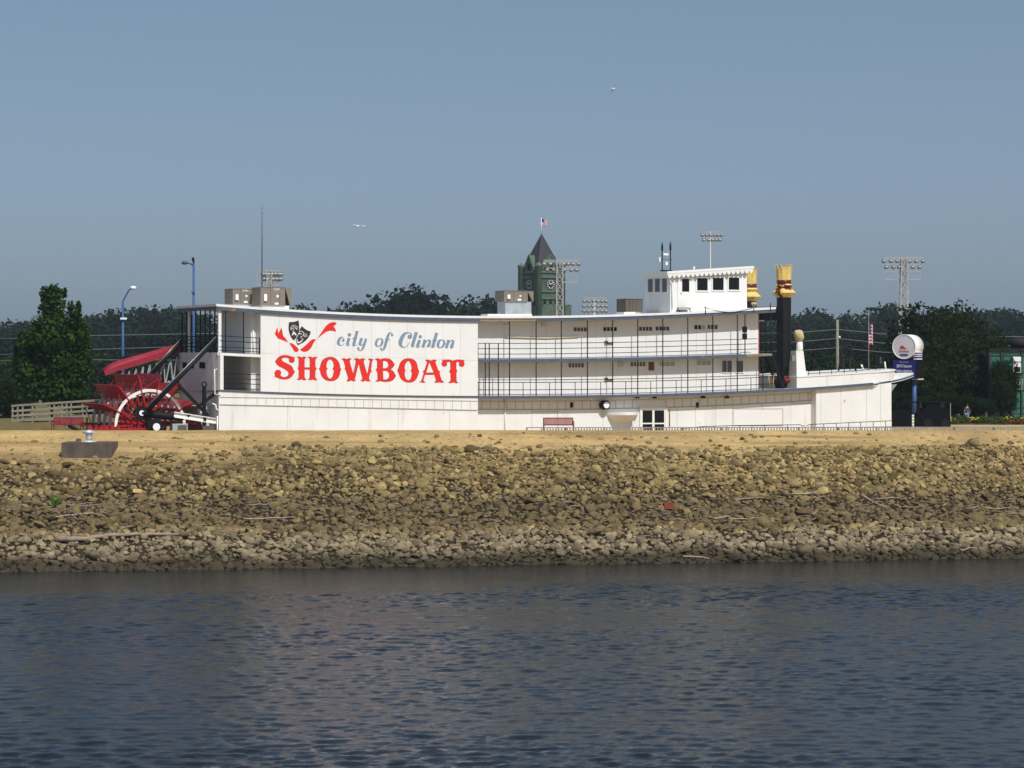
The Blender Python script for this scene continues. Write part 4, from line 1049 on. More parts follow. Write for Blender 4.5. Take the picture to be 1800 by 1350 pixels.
# front of the cabin: red edge, dark frame, stairs down to the main deck
m = MB(); m.box(tw1 + .002, tw1 + .10, WV + .0, WV + .25, zd1(tw1), zd2(tw1) - .2); m.box(tw1 + .002, tw1 + .10, WV, WV + .25, zd2(tw1), zroof(tw1) - .2); m.build('corner_trim', 'canopy_red', boat)
for px in (1337.5, 1346, 1355):
    t = bt(px, 1.0); MB().tube([(t, 1.0, zd2(t)), (t, 1.0, zroof(t) - .18)], .035, 6).build('post', 'black', boat)
for px in (1341,):
    t = bt(px, .05); MB().tube([(t, .05, zd1(t)), (t, .05, zd2(t) - .2)], .04, 6).build('post', 'black', boat)
sa = Vector((bt(1355, 1.0), 1.0, zd2(tw1))); sbm = Vector((bt(1369, 1.0) + .5, 1.0, zd1(tw1) + .0))
m = MB()
for v in (1.0, 1.95): m.bar((sa.x, v, sa.z), (sbm.x, v, sbm.z), .06, .22)
for k in range(1, 11):
    f = k / 11; m.box(sa.x + (sbm.x - sa.x)*f - .12, sa.x + (sbm.x - sa.x)*f + .12, 1.03, 1.92, sa.z + (sbm.z - sa.z)*f - .02, sa.z + (sbm.z - sa.z)*f + .02)
st = m.build('stairs', 'black', boat)
for v in (1.0, 1.95):
    for h in (.55, 1.0): MB().tube([(sa.x - .9, v, sa.z + h), (sa.x, v, sa.z + h), (sbm.x, v, sbm.z + h), (sbm.x, v, sbm.z)], .03, 6).build('handrail', 'black', st)
# machinery by the stack
m = MB(); c = B(1383, 668, 1.4); zz = zd1(c[0])
m.tube([(c[0] - .45, 1.4, zz + .05), (c[0] - .15, 1.4, zz + .95), (c[0] + .2, 1.4, zz + .95), (c[0] + .4, 1.4, zz + .05)], .07, 6); m.lathe([(.16, -.25), (.22, -.2), (.14, 0), (.22, .2), (.16, .25)], (c[0], 1.4, zz + .6), 10, 'x'); m.build('winch', 'bench_red', boat)
m = MB(); c = B(1357, 670, .8); m.tube([(c[0] - .2, .8, zz), (c[0] - .3, .8, zz + 1.0), (c[0] + .15, .8, zz + 1.0), (c[0] + .1, .8, zz)], .05, 6); m.build('deck_frame', 'plastic_orange', boat)

# ---- raised bow deck, jackstaff base, cowl, bell
f0, f1 = bt(1402), bt(1512)
zf = fit([(1402, 663), (1480, 658.5), (1568, 653)], 1)
ft = lambda s: f0 + (f1 - f0) * s
ftip = bt(1570, 3.6)
cvf = [(f1 + .002 + (ftip - f1) * math.cos(-math.pi/2 + math.pi*k/24) ** 0.75, BW/2 + (BW/2 - .12) * math.sin(-math.pi/2 + math.pi*k/24)) for k in range(25)]
cvf = [(f0, .12)] + [(ft(s), .12) for s in (.25, .5, .75)] + cvf + [(ft(s), BW - .12) for s in (.75, .5, .25)] + [(f0, BW - .12)]
n = len(cvf); vs = [(t, v, zd1(min(t, TE)) - .02) for t, v in cvf] + [(t, v, zf(t)) for t, v in cvf]
fs = [tuple(reversed(range(n)))] + [(k, (k+1) % n, n + (k+1) % n, n + k) for k in range(n)] + [tuple(range(n, 2*n))]
fc = MB().add(vs, fs).build('forecastle', 'white', boat)
vsr = [(t + (.05 if v < 5 else .05), v + (-.05 if v < 5 else .05), zf(t) - .02) for t, v in cvf]; vsr2 = [(x, y, z + .09) for x, y, z in vsr]
MB().add(vsr + vsr2, [(k, (k+1) % n, n + (k+1) % n, n + k) for k in range(n)] + [tuple(range(n, 2*n)), tuple(reversed(range(n)))]).build('cap_rail', 'trim', fc)
# tapered white housing
a = B(1401, 657, .3); zt = bz(617, a[0], .3); w0 = bt(1420, .3) - a[0]; w1 = bt(1414, .3) - a[0]
vs = [(a[0], .3, zd1(a[0])), (a[0] + w0, .3, zd1(a[0])), (a[0] + w0, 1.8, zd1(a[0])), (a[0], 1.8, zd1(a[0])), (a[0] + .02, .45, zt), (a[0] + w1, .45, zt), (a[0] + w1, 1.3, zt), (a[0] + .02, 1.3, zt)]
hs = MB().add(vs, [(0,3,2,1),(4,5,6,7),(0,1,5,4),(1,2,6,5),(2,3,7,6),(3,0,4,7)]).build('cowl_housing', 'white', boat)
c = (bt(1406, .8), .85); zt2 = bz(602, c[0], .85)
MB().lathe([(.26, zt), (.28, zt + .15), (.26, zt2), (.18, zt2 + .1)], (c[0], c[1], 0), 16).build('cowl_neck', 'trim', hs)
m = MB(); p = Vector((c[0] - .02, .85, zt2 + .08)); d = Vector((-.18, -.1, 1)).normalized()
m.tube([p, p + d*.12, p + d*.3 + Vector((.08,0,0)), p + d*.45, p + d*.8, p + d*.92], [.14, .30, .36, .40, .36, .24], 12); m.build('canvas_cover', 'canvas', hs)
c = B(1394, 629, .7); m = MB(); m.box(c[0] - .14, c[0] + .14, .6, .85, c[2] - .25, c[2] + .2); m.tube([(c[0] + .1, .75, c[2] + .35), (c[0] + .45, .8, c[2] + .35)], .03, 5); m.build('lantern', 'steel', hs)
# railing on the forecastle
for h in (.22, .42):
    m = MB(); m.tube([(bt(x, .5), .5, zf(bt(x, .5)) + h) for x in (1421, 1450, 1480, 1505)] + [(bt(1538, 1.5), 1.5, zf(TE) + h), (bt(1552, 3), 3.0, zf(TE) + h)], .03, 6); m.build('rail', 'black', fc)
for px in (1421, 1441, 1462, 1484, 1505):
    t = bt(px, .5); MB().tube([(t, .5, zf(t)), (t, .5, zf(t) + .44)], .03, 5).build('post', 'black', fc)
m = MB(); v = 3.0                                               # derrick frame
a, b, c, d = B(1474, 652, v), B(1481, 607.5, v), B(1495, 607.5, v), B(1504, 651, v)
m.tube([a, b, c, d], .07, 6); m.bar(B(1479, 612, v), B(1496, 612, v), .10); m.tube([B(1494, 650, v + 2.2), B(1495.5, 607.5, v)], .05, 6); m.tube([B(1484, 650, v + 2.2), B(1481, 607.5, v)], .05, 6); m.build('derrick', 'black', fc)
c = B(1547, 634, 4.0); zt = zf(c[0])
m = MB(); m.lathe([(.36, c[2] - .35), (.30, c[2] - .2), (.2, c[2] + .1), (.17, c[2] + .28), (.05, c[2] + .36)], (c[0], 4.0, 0), 16); bl = m.build('ship_bell', 'stack_black', boat)
m = MB(); m.tube([(c[0] - .45, 4.0, zt), (c[0] - .32, 4.0, c[2] + .42), (c[0] + .32, 4.0, c[2] + .42), (c[0] + .45, 4.0, zt)], .05, 6); m.build('bell_yoke', 'black', bl)
MB().tube([(c[0] + .5, 3.9, zt), (c[0] + .4, 3.9, c[2] - .1)], .07, 6).build('bell_strut', 'trim', bl)
MB().tube([B(1519, 652, 3.5), B(1514, 641, 3.5)], .07, 6).build('ventilator', 'trim', fc)

# ---- paddle wheel
WV0 = 1.75; WWID = 6.6
tw, zw = bt(264, WV0), bz(748, bt(264, WV0), WV0)
wheel = MB().lathe([(.16, WV0 - .9), (.16, WV0 + WWID + .3)], (tw, 0, zw), 14, 'y').build('paddle_wheel', 'black', boat)
ringv = [WV0 + WWID * k / 4 for k in range(5)]
ring = MB(); N_ = 48; vs = []; fs = []
for k in range(N_):
    an_ = 2*math.pi*k/N_
    for r_, y_ in ((2.41, -.06), (2.61, -.06), (2.61, .06), (2.41, .06)): vs.append((r_*math.cos(an_), y_, r_*math.sin(an_)))
for k in range(N_):
    a = 4*k; b = 4*((k+1) % N_)
    for j in range(4): fs.append((a+j, b+j, b+(j+1) % 4, a+(j+1) % 4))
ring_me = ring.add(vs, fs).mesh('ring'); ring_me.materials.append(MATS['trim'])
hub_me = MB().lathe([(.45, -.12), (.5, 0), (.45, .12)], (0, 0, 0), 16, 'y').mesh('hub_flange'); hub_me.materials.append(MATS['red'])
arm_me = MB().box(.3, 3.55, -.06, .06, -.055, .055).mesh('spoke'); arm_me.materials.append(MATS['red'])
plank_me = MB().box(-.175, .175, -.15, WWID + .15, .06, .12).mesh('paddle_board'); plank_me.materials.append(MATS['red'])
brace_me = MB().bar((3.5, 0, 0), (2.62 * math.cos(2*math.pi/14), 0, 2.62 * math.sin(2*math.pi/14)), .05).mesh('brace'); brace_me.materials.append(MATS['red'])
ring_far = ring_me.copy(); ring_far.materials.clear(); ring_far.materials.append(MATS['shadewhite'])  # shaded copy of the white ring, shade put into the colour
for v in ringv:
    o = link_mesh('ring', ring_me if v == ringv[0] else ring_far, wheel); o.location = (tw, v, zw)
    o = link_mesh('hub_flange', hub_me, wheel); o.location = (tw, v, zw)
for k in range(14):
    an_ = R(77.0) + 2*math.pi*k/14
    for i, v in enumerate(ringv):
        o = link_mesh('spoke', arm_me, wheel); o.location = (tw, v + .14, zw); o.rotation_euler = (0, -an_, 0)
        if i in (0, 2, 4):
            o = link_mesh('brace', brace_me, wheel); o.location = (tw, v + .14, zw); o.rotation_euler = (0, -an_, 0)
    for j in range(4):
        o = link_mesh('paddle_board', plank_me, wheel); rr = 2.46 + .375 * j
        o.location = (tw + rr*math.cos(an_), WV0, zw + rr*math.sin(an_)); o.rotation_euler = (0, -an_ + R((-1)**k * 1.0), 0)
MB().lathe([(.26, -.03), (.27, 0), (.26, .03)], (tw + .2, WV0 - .95, zw - .08), 20, 'y').build('shaft_cap', 'print_white', wheel)
# crank, pitman, frames
cp = Vector((bt(248, WV0 - .5), WV0 - .55, bz(726, bt(248, WV0 - .5), WV0 - .5)))
m = MB(); m.bar((tw + .2, WV0 - .55, zw - .08), cp, .42, .16, up=(0, 1, 0)); m.lathe([(.55, -.1), (.55, .1)], (cp.x, cp.y, cp.z), 8, 'y', False); m.lathe([(.6, -.1), (.6, .1)], (tw + .2, WV0 - .6, zw - .08), 10, 'y', False)
m.bar((tw + .2, WV0 - .6, zw), (tw - 1.8, WV0 - .6, -1.4), .35, .2, up=(0, 1, 0)); m.bar((tw + .2, WV0 - .6, zw), (tw + 1.6, WV0 - .6, -1.4), .35, .2, up=(0, 1, 0)); cr = m.build('crank', 'black', wheel)
MB().lathe([(.19, -.03), (.2, 0), (.19, .03)], (cp.x, cp.y - .16, cp.z), 18, 'y').build('crank_cap', 'print_white', wheel)
vs = []; e = B(326, 735, WV0 - .6)
d = Vector((e[0] - cp.x, 0, e[2] - cp.z)); 
m = MB(); m.tube([cp, cp + d*.3, cp + d*.7, cp + d*.95, cp + d], [.22, .28, .26, .18, .05], 10); m.build('pitman_arm', 'black', boat)
m = MB(); a = Vector(B(306, 728.5, 1.0)); b = Vector(B(385, 741, .6)); m.bar(a, b, .10, .36); m.bar(a + Vector((0, 0, .18)), b + Vector((0, 0, .18)), .34, .06); m.bar(a - Vector((0, 0, .18)), b - Vector((0, 0, .18)), .34, .06); m.build('fantail_beam', 'trim', boat)
for v, pa, pb in ((.55, (379, 597), (259, 722)), (8.9, (318, 600), (263, 662))):
    a = B(pa[0], pa[1], v); b = B(pb[0], pb[1], v); MB().tube([a, b], .165, 10).build('hog_brace', 'black', boat)
    MB().tube([(a[0], v - .05, a[2] + .2), (b[0], v - .05, b[2] + .32)], .03, 5).build('hog_rod', 'steel', boat)
for pa, pb in (((313, 676), (366, 731)), ((380, 690), (329, 731))):
    MB().bar(B(*pa, .9), B(*pb, .9), .26, .2).build('fantail_brace', 'black', boat)
p = B(359, 676, .8); m = MB(); m.bar((p[0], .8, p[2] - .1), (p[0], .8, 0), .34, .2); m.tube([(p[0] + .17*math.cos(a_), .8, p[2] + .02 + .17*math.sin(a_)) for a_ in lin(0, 6.28, 13)], .05, 6); m.build('fantail_post', 'black', boat)
MB().box(bt(384, .5) - 4.2, -.2, .4, .6, 0, .62).build('fantail_skirt', 'black_matte', boat)
m = MB(); m.box(tw - 4.6, tw + .1, WV0 - .35, WV0 - .2, .35, 1.25); m.build('guard_plate', 'red', boat)
m = MB()
for k in range(9):
    m.box(tw - 4.5 + k*.5, tw - 4.4 + k*.5, WV0 - .36, WV0 - .19, 1.252, 1.5)
m.build('guard_rail', 'red', boat)

# ------------------------------------------------------------------ things on and around the boat
def text_mesh(s, size, m_, parent, loc, rot, name='lettering', ext=0.004, wx=1.0):
    cu = bpy.data.curves.new(name, 'FONT'); cu.body = s; cu.size = size; cu.align_x = 'CENTER'; cu.align_y = 'CENTER'; cu.extrude = ext
    cu.resolution_u = 3
    tmp = bpy.data.objects.new('tmp', cu); COL.objects.link(tmp)
    dg = bpy.context.evaluated_depsgraph_get(); dg.update()
    me = bpy.data.meshes.new_from_object(tmp.evaluated_get(dg)); me.name = name
    bpy.data.objects.remove(tmp); bpy.data.curves.remove(cu)
    me.materials.clear(); me.materials.append(MATS[m_])
    o = bpy.data.objects.new(name, me); COL.objects.link(o); o.parent = parent; o.location = loc; o.rotation_euler = rot; o.scale = (wx, 1, 1)
    return o

# covered gangway behind the wheel
gw = empty('covered_gangway', (-21.0, 163.0, 0.0), TH)
tag(gw, 'sloping red-roofed covered gangway with white trusses rising behind the paddle wheel', 'gangway')
GV = 9.3
def G(px, py, v=GV): return Vector(B(px, py, v))
a0 = G(184, 653); a1 = G(210, 643); a2 = G(318, 610)
def arch(p, w=1.5, h=.75, n=9):
    return [p + Vector((0, w * (k / (n - 1)), h * math.sin(math.pi * k / (n - 1)) ** 0.6)) for k in range(n)]
rows = [arch(a0, 1.5, .12), arch(a0 + (a1 - a0) * .5, 1.5, .34), arch(a1, 1.5, .36), arch(a2, 1.5, .26)]
vs = [p for r_ in rows for p in r_]; n = 9; fs = [(i*n+k, i*n+k+1, (i+1)*n+k+1, (i+1)*n+k) for i in range(3) for k in range(n-1)]
cn = MB().add(vs, fs, True).build('canopy', 'canopy_red', gw); md = cn.modifiers.new('s', 'SOLIDIFY'); md.thickness = 0.05
m = MB(); m.bar(a0 - Vector((0, .03, .14)), a1 - Vector((0, .03, .16)), .05, .34); m.bar(a1 - Vector((0, .03, .16)), a2 - Vector((0, .03, .2)), .05, .42); m.build('canopy_skirt', 'canopy_red', gw)
low0, low1 = G(195, 712), G(318, 668)
for v_ in (0.1, 1.6):
    k0 = Vector((0, v_, 0)); m = MB(); m.bar(low0 + k0, low1 + k0, .12, .16); m.build('bottom_chord', 'trim', gw)
NT = 9
for k in range(NT):
    f = (k + .5) / NT; fb = k / NT; fc_ = (k + 1) / NT
    top = a1 + (a2 - a1) * f - Vector((0, -.1, .62)); b_ = low0 + (low1 - low0) * fb + Vector((0, .1, 0)); c_ = low0 + (low1 - low0) * fc_ + Vector((0, .1, 0))
    MB().bar(b_, top, .09).build('strut', 'galv', gw); MB().bar(c_, top, .09).build('strut', 'galv', gw)
MB().add([low0 + Vector((0, .1, .05)), low1 + Vector((0, .1, .05)), low1 + Vector((0, 1.6, .05)), low0 + Vector((0, 1.6, .05)), low0 + Vector((0, .1, -.05)), low1 + Vector((0, .1, -.05)), low1 + Vector((0, 1.6, -.05)), low0 + Vector((0, 1.6, -.05))], [(0,1,2,3),(7,6,5,4),(0,4,5,1),(1,5,6,2),(2,6,7,3),(3,7,4,0)]).build('ramp_floor', 'deck_grey', gw)
for k in (0.02, .35):
    p = low0 + (low1 - low0) * k; MB().bar(p + Vector((0, .85, -.05)), Vector((p.x, p.y + .85, -.3 if k < .1 else -2.9)), .2).build('trestle', 'trim', gw)

# rooftop air conditioners
def boat_world(t, v, z): return Vector((-21.0 + t*CT - v*ST, 163.0 + t*ST + v*CT, z))
def hvac(px0, px1, py0, py1, v, depth, label, style=0, box=True):
    t0, t1 = bt(px0, v), bt(px1, v); z1 = bz(py0, t0, v); z0 = bz(py1, t0, v); zr = zroof((t0 + t1) / 2)
    z0 = min(z0, z1 - .4)
    root = empty('air_conditioner', boat_world(t0, v, zr), TH); tag(root, label, 'air conditioner', 'units on the boat roof')
    L_ = t1 - t0; H0, H1 = z0 - zr, z1 - zr
    body_mat = 'hvac' if style != 2 else 'hvac_dark'
    cut = .80 * L_ if style < 2 else L_
    MB().box(0, cut, 0, depth, H0, H1 - .03).build('cabinet', body_mat, root)
    MB().box(-.03, cut + .03, -.03, depth + .03, H1 - .029, H1).build('lid', body_mat, root)
    for x in ([.33, .62] if style < 2 else [.2, .4, .6, .8]): MB().box(L_*x - .012, L_*x + .012, -.012, -.001, H0 + .05, H1 - .06).build('panel_seam', 'hvac_dark' if style != 2 else 'black', root)
    if style < 2:
        m = MB(); m.prism([(cut + .002, .02, H1 - .03), (L_, .02, H1 - .03), (L_, .02, H0 + .02), (L_ - .08, .02, H0 + .02)], (0, depth - .04, 0)); m.build('intake_hood', body_mat, root)
        MB().box(cut + .003, L_ - .15, .25, depth - .1, H0, H1 - .2).build('intake', 'black', root)
        MB().box(L_*.10, L_*.10 + .22, -.14, -.002, H0 + (H1-H0)*.25, H0 + (H1-H0)*.62).build('switch_box', 'print_white', root)
        MB().box(L_*.46, L_*.46 + .30, -.012, -.002, H0 + .08, H0 + .22).build('label_plate', 'print_white', root)
        MB().box(L_*.52, L_*.52 + .16, -.012, -.002, H0 + (H1-H0)*.45, H0 + (H1-H0)*.58).build('label_plate', 'print_white', root)
    else:
        m = MB()
        for k in range(14): m.box(L_*k/14 + .01, L_*k/14 + .03, -.02, -.002, H0 + .06, H1 - .08)
        m.build('grille', 'hvac', root)
    if H0 > .12: MB().box(.15, L_ - .15, .1, depth - .1, -.02, H0 - .001).build('curb', 'galv' if style == 1 else 'trim', root)
    return root, (L_, H0, H1)
r1, d1 = hvac(409, 452, 507, 534, 5.0, 2.0, 'tan rooftop air conditioner farthest aft, partly behind its twin', 0)
r2, d2 = hvac(458, 512, 504.5, 537, 2.6, 2.0, 'tan rooftop air conditioner with white switch box above the sign', 0)
for r_, d_ in ((r1, d1), (r2, d2)):
    text_mesh('YORK', .2, 'print_white', r_, (d_[0]*.52, -.012, d_[2] - .16), (R(90), 0, 0), ext=.003)
hvac(886, 938, 510.5, 530, 3.0, 1.7, 'tan rooftop air conditioner raised on a silver curb below the clock tower', 1)
hvac(1100, 1130, 525, 548, 3.0, 1.6, 'dark louvred condenser unit on the roof just aft of the pilot house', 2)

# split units beside the wheel
def split_unit(px0, px1, py0, py1, v, label, mt):
    t0, t1 = bt(px0, v), bt(px1, v); z1 = bz(py0, t0, v); z0 = 0.0
    p = boat_world(t0, v, ground_z(*boat_world(t0, v, 0).xy)); root = empty('condenser', p, TH); tag(root, label, 'air conditioner')
    z1 -= p.z
    MB().box(0, t1 - t0, 0, .45, z1 - .85, z1).build('cabinet', mt, root)
    MB().box((t1-t0)*.34, (t1-t0)*.92, -.02, -.001, z1 - .72, z1 - .1).build('grille', 'hvac_dark', root)
    MB().box(.05, .15, .1, .3, 0, z1 - .85).build('foot', 'galv', root); MB().box(t1-t0-.15, t1-t0-.05, .1, .3, 0, z1 - .85).build('foot', 'galv', root)
split_unit(303.5, 330, 745, 757, 0.1, 'pale grey condenser unit under the white beam by the paddle wheel', 'galv')
split_unit(356, 377, 749, 757, 0.15, 'dark condenser unit against the stern below the white beam', 'hvac_dark')

# benches
def bench(px, py_top, D, width, rz, label, z):
    X = XD(px, D); root = empty('park_bench', (X, D, z), rz); tag(root, label, 'bench')
    w = width / 2
    n = 26
    sl_ = MB().bar((0, .28, .42), (0, .42, .86), .062, .014).mesh('slat'); sl_.materials.append(MATS['bench_red'])
    for k in range(n):
        o = link_mesh('slat', sl_, root); o.location = (-w + .06 + (2*w - .12) * k / (n - 1), 0, 0)
    st_ = MB().box(-.02, .02, -.26, .28, .42, .445).mesh('seat_slat'); st_.materials.append(MATS['bench_red'])
    for k in range(n):
        o = link_mesh('seat_slat', st_, root); o.location = (-w + .06 + (2*w - .12) * k / (n - 1), 0, 0)
    m = MB(); m.bar((-w, .425, .88), (w, .425, .88), .06); m.build('back_rail', 'bench_red', root)
    m = MB(); m.bar((-w, -.27, .42), (w, -.27, .42), .06); m.build('front_rail', 'bench_red', root)
    m = MB(); m.bar((-w, .28, .42), (w, .28, .42), .05); m.build('rear_rail', 'bench_red', root)
    for s in (-1, 1):
        MB().tube([(s*w, .42, .88), (s*w, .30, .46), (s*w, .36, 0)], .028, 6).build('leg', 'bench_red', root)
        MB().tube([(s*w, .33, .66), (s*w, -.05, .68), (s*w, -.30, .64), (s*w, -.33, .5), (s*w, -.26, .40), (s*w, -.28, 0)], .028, 6).build('arm_rest', 'bench_red', root)
bench(982, 735, 156.3, 2.05, R(4), 'red slatted park bench in front of the white hull, left of the doors', bank_z(3.2, 156.3) )
bench(118, 730, 157.5, 2.05, R(-4), 'red slatted park bench on the grass beside the paddle wheel', ground_z(XD(118,157.5), 157.5))

# picket fence along the right half of the crest
FD = 152.6
def crest_ground(X, Y): return max(ground_z(X, Y), bank_z(X, Y) + bank_bump(X, Y) if Y < 156.9 else -9)
x0, x1 = XD(926, FD), XD(1815, FD)
fz = lambda X: ZD(751 - 1.0 * (X - x0) / (x1 - x0), FD)
fence = empty('picket_fence', (x0, FD, crest_ground(x0, FD))); tag(fence, 'low weathered grey picket fence running along the sandy crest', 'fence')
fzb = fence.location.z
pk = MB().box(-.045, .045, -.012, .012, -.5, .5).mesh('picket'); pk.materials.append(MATS['fence_grey'])
X = x0 + 1.0; k = 0
rf = random.Random(3)
while X < x1:
    o = link_mesh('picket', pk, fence); zt = fz(X) - .05; zb = crest_ground(X, FD) - .05
    o.location = (X - x0, -.03, (zt + zb) / 2 - fzb); o.scale = (1, 1, zt - zb); o.rotation_euler = (0, rf.uniform(-.02, .02), 0); X += .19; k += 1
for za in (.0, .55):
    m = MB(); ns = 40; m.strip([(x1 - x0) * i / ns for i in range(ns + 1)], -.012, .06, lambda t: fz(t + x0) - fzb - za - .06, lambda t: fz(t + x0) - fzb - za); m.build('fence_rail', 'fence_grey', fence)
for i in range(14):
    Xp = x0 + (x1 - x0) * i / 13; zg = crest_ground(Xp, FD + .1)
    MB().box(Xp - x0 - .05, Xp - x0 + .05, .062, .16, zg - fzb - .1, fz(Xp) - fzb - .02).build('fence_post', 'fence_grey', fence)

# hand-rails of the access ramp beside the hull
hr = empty('ramp_handrail', boat_world(bt(1205, -1.3), -1.3, 0), TH); tag(hr, 'thin black pipe handrail rising along the white hull to the bow', 'handrail')
tb = bt(1205, -1.3)
def HP(px, py): p = B(px, py, -1.3); return Vector((p[0] - tb, 0, p[2]))
MB().tube([HP(1200, 754), HP(1232, 750), HP(1290, 748), HP(1405, 746.5), HP(1414, 749)], .03, 6).build('top_rail', 'black', hr)
MB().tube([HP(1418, 748), HP(1426, 746), HP(1470, 744), HP(1569, 739.5)], .03, 6).build('top_rail', 'black', hr)
MB().tube([HP(1426, 752), HP(1569, 750)], .025, 6).build('mid_rail', 'black', hr)
for px, py in ((1232, 750), (1256, 749), (1278, 748.5), (1300, 748), (1322, 747.5), (1344, 747), (1384, 746.7), (1426, 746), (1448, 745), (1470, 744), (1492, 743), (1513, 742), (1535, 741), (1557, 740)):
    p = HP(px, py); MB().tube([(p.x, 0, 0), (p.x, 0, p.z)], .028, 5).build('upright', 'black', hr)

# mooring bollard on its concrete block
def on_bank(px, py):
    """point of the bank seen at a pixel of the photograph"""
    for i in range(1200):
        Y = 127 + i * 0.02; X = (px - 900) * Y / F; z = CH - (py - HOR) * Y / F
        if bank_z(X, Y) + bank_bump(X, Y) + .22 > z: return Vector((X, Y, z))
    return Vector((X, Y, z))
pf_ = on_bank(152.5, 799); D = pf_.y + 1.2; bxm = XD(152.5, pf_.y); zb1_ = ZD(778, pf_.y)
blk = empty('mooring_block', (bxm, D, pf_.z - .3)); tag(blk, 'brown stained concrete mooring block set in the sand below the paddle wheel', 'concrete block')
zz1 = zb1_ - blk.location.z
m = MB(); m.prism([(-1.58, -1.2, -.1), (1.55, -1.2, -.1), (1.55, -1.2, zz1), (-1.58, -1.2, zz1)], (0, 2.3, 0)); m.build('block', 'concrete', blk)
bo = empty('mooring_bollard', (bxm, D - .5, zb1_)); tag(bo, 'silver painted mooring bollard with cross pin on the concrete block', 'bollard')
MB().lathe([(.5, .002), (.5, .05), (.22, .08), (.19, .12)], (0, 0, 0), 20).build('base_plate', 'bollard', bo)
MB().lathe([(.19, .121), (.17, .3), (.22, .52), (.29, .56), (.29, .66), (.2, .74), (.06, .77)], (0, 0, 0), 20).build('post', 'bollard', bo)
MB().tube([(-.42, 0, .6), (.42, 0, .6)], .05, 8).build('cross_pin', 'bollard', bo)

# driftwood and litter on the stones
def stick(pts, r, label, name='driftwood', cat='driftwood', mt='driftwood', twig=None):
    P3 = [on_bank(*p) for p in pts]; c = P3[0]
    o = empty(name, c) if twig else None
    n = len(P3); fine = []
    for i in range(n - 1):
        for k in range(4): fine.append(P3[i].lerp(P3[i+1], k / 4.0) - c + Vector((0, 0, .05 * noise.noise(P3[i] * 3 + Vector((k, 0, 0))))))
    fine.append(P3[-1] - c)
    rr = [r * (1 - .6 * i / (len(fine) - 1)) * (1 + .2 * noise.noise(Vector((i * .9, c.x, 0)))) for i in range(len(fine))]
    m = MB().tube(fine, rr, 7)
    if twig:
        m.build('trunk', mt, o); q = [on_bank(*p) - c for p in twig]; MB().tube(q, [r * .4] * len(q), 6).build('branch', mt, o)
    else:
        o = m.build(name, mt); o.location = c
    tag(o, label, cat, 'driftwood on the riprap')
stick([(98, 948), (150, 947), (190, 941), (240, 939), (300, 939), (335, 940)], .16, 'longest driftwood log lying above the pale stones at lower left', 'driftwood_log', 'log', twig=[(205, 940), (215, 928), (232, 925)])
sticks = [([(118, 888), (150, 889), (178, 886)], 'pale driftwood stick right of the green tuft'), ([(95, 908), (125, 905), (160, 902), (178, 905)], 'bent driftwood branch below the green tuft'),
 ([(20, 889), (45, 887)], 'short pale stick at the far left of the bank'), ([(34, 940), (57, 941)], 'short pale stick left of the long log'),
 ([(428, 912), (470, 911), (520, 909)], 'long pale driftwood plank below the sign letters'), ([(437, 888), (475, 886), (497, 888)], 'thin driftwood stick below the word SHOWBOAT'),
 ([(985, 842), (998, 858)], 'thin upright twig in the upper stones under the bench'), ([(1255, 912), (1285, 907)], 'thick brown stick right of the rusty block'), ([(1280, 912), (1315, 912), (1345, 909)], 'longer brown stick just below the thick one'),
 ([(1290, 879), (1315, 876), (1350, 874)], 'pale stick above the two brown ones'), ([(1390, 868), (1420, 868), (1435, 865)], 'dark reddish driftwood piece under the bow hatch'),
 ([(1511, 868), (1535, 882), (1558, 892)], 'long thin pale stick slanting down to the right'), ([(1538, 877), (1570, 875), (1590, 877)], 'pale stick crossing the slanting one'),
 ([(1586, 891), (1615, 891)], 'short pale stick right of the crossed sticks'), ([(1608, 918), (1640, 916), (1668, 918)], 'pale curved stick low on the right bank'),
 ([(1657, 890), (1668, 882)], 'tiny pale twig leaning right of centre right bank'), ([(1698, 896), (1722, 889)], 'slanted pale stick near the right edge'), ([(1730, 893), (1755, 894), (1778, 892)], 'pale stick nearest the right edge'),
 ([(1688, 968), (1710, 962), (1728, 967)], 'bent branch at the waterline on the right'), ([(1200, 977), (1230, 979), (1248, 982)], 'thin stick at the waterline near the centre'), ([(870, 925), (880, 940), (888, 950)], 'forked dead twig standing in the central stones')]
for pts, lb in sticks: stick(pts, .055, lb, 'driftwood_stick', 'stick')
def litter(px, py, sx, sz, mt, name, label, cat):
    p = on_bank(px, py); m = MB(); m.prism([(-sx, -.15, -sz), (sx * .9, -.15, -sz), (sx, -.15, sz * .7), (sx * .3, -.15, sz), (-sx * .95, -.15, sz * .8)], (0, .35, 0)); o = m.build(name, mt); o.location = p; o.rotation_euler = (-.2, .05, .2); tag(o, label, cat)
m = MB(); rd = random.Random(21)
for k in range(420):
    px = rd.uniform(-20, 1820); py = rd.gauss(905 - 12 * (px < 500), 20); p = on_bank(px, min(max(py, 860), 950)); a_ = rd.gauss(0, .45); l_ = rd.uniform(.25, .9)
    d = Vector((math.cos(a_), math.sin(a_) * .6, .3 * math.sin(a_) + rd.gauss(0, .12))) * l_ * .5
    m.tube([p - d + Vector((0, 0, .02)), p + Vector((0, -.03, rd.uniform(0, .06))), p + d], rd.uniform(.010, .024), 4)
fo_ = m.build('flotsam_twigs', 'driftwood'); tag(fo_, 'thin dry twigs washed up in a band across the stones', 'twigs', kind='stuff')
litter(1175, 889, .30, .22, 'rust_brick', 'rusty_block', 'rusty orange-red block lying among the grey stones', 'block')
litter(241, 863, .26, .12, 'plastic_orange', 'yellow_stone', 'flat yellow block on the stones under the paddle wheel', 'block')
p = on_bank(98, 888); tf = empty('grass_tuft', p); tag(tf, 'small bright green weed tuft growing from the left bank', 'plant')
rt = random.Random(8)
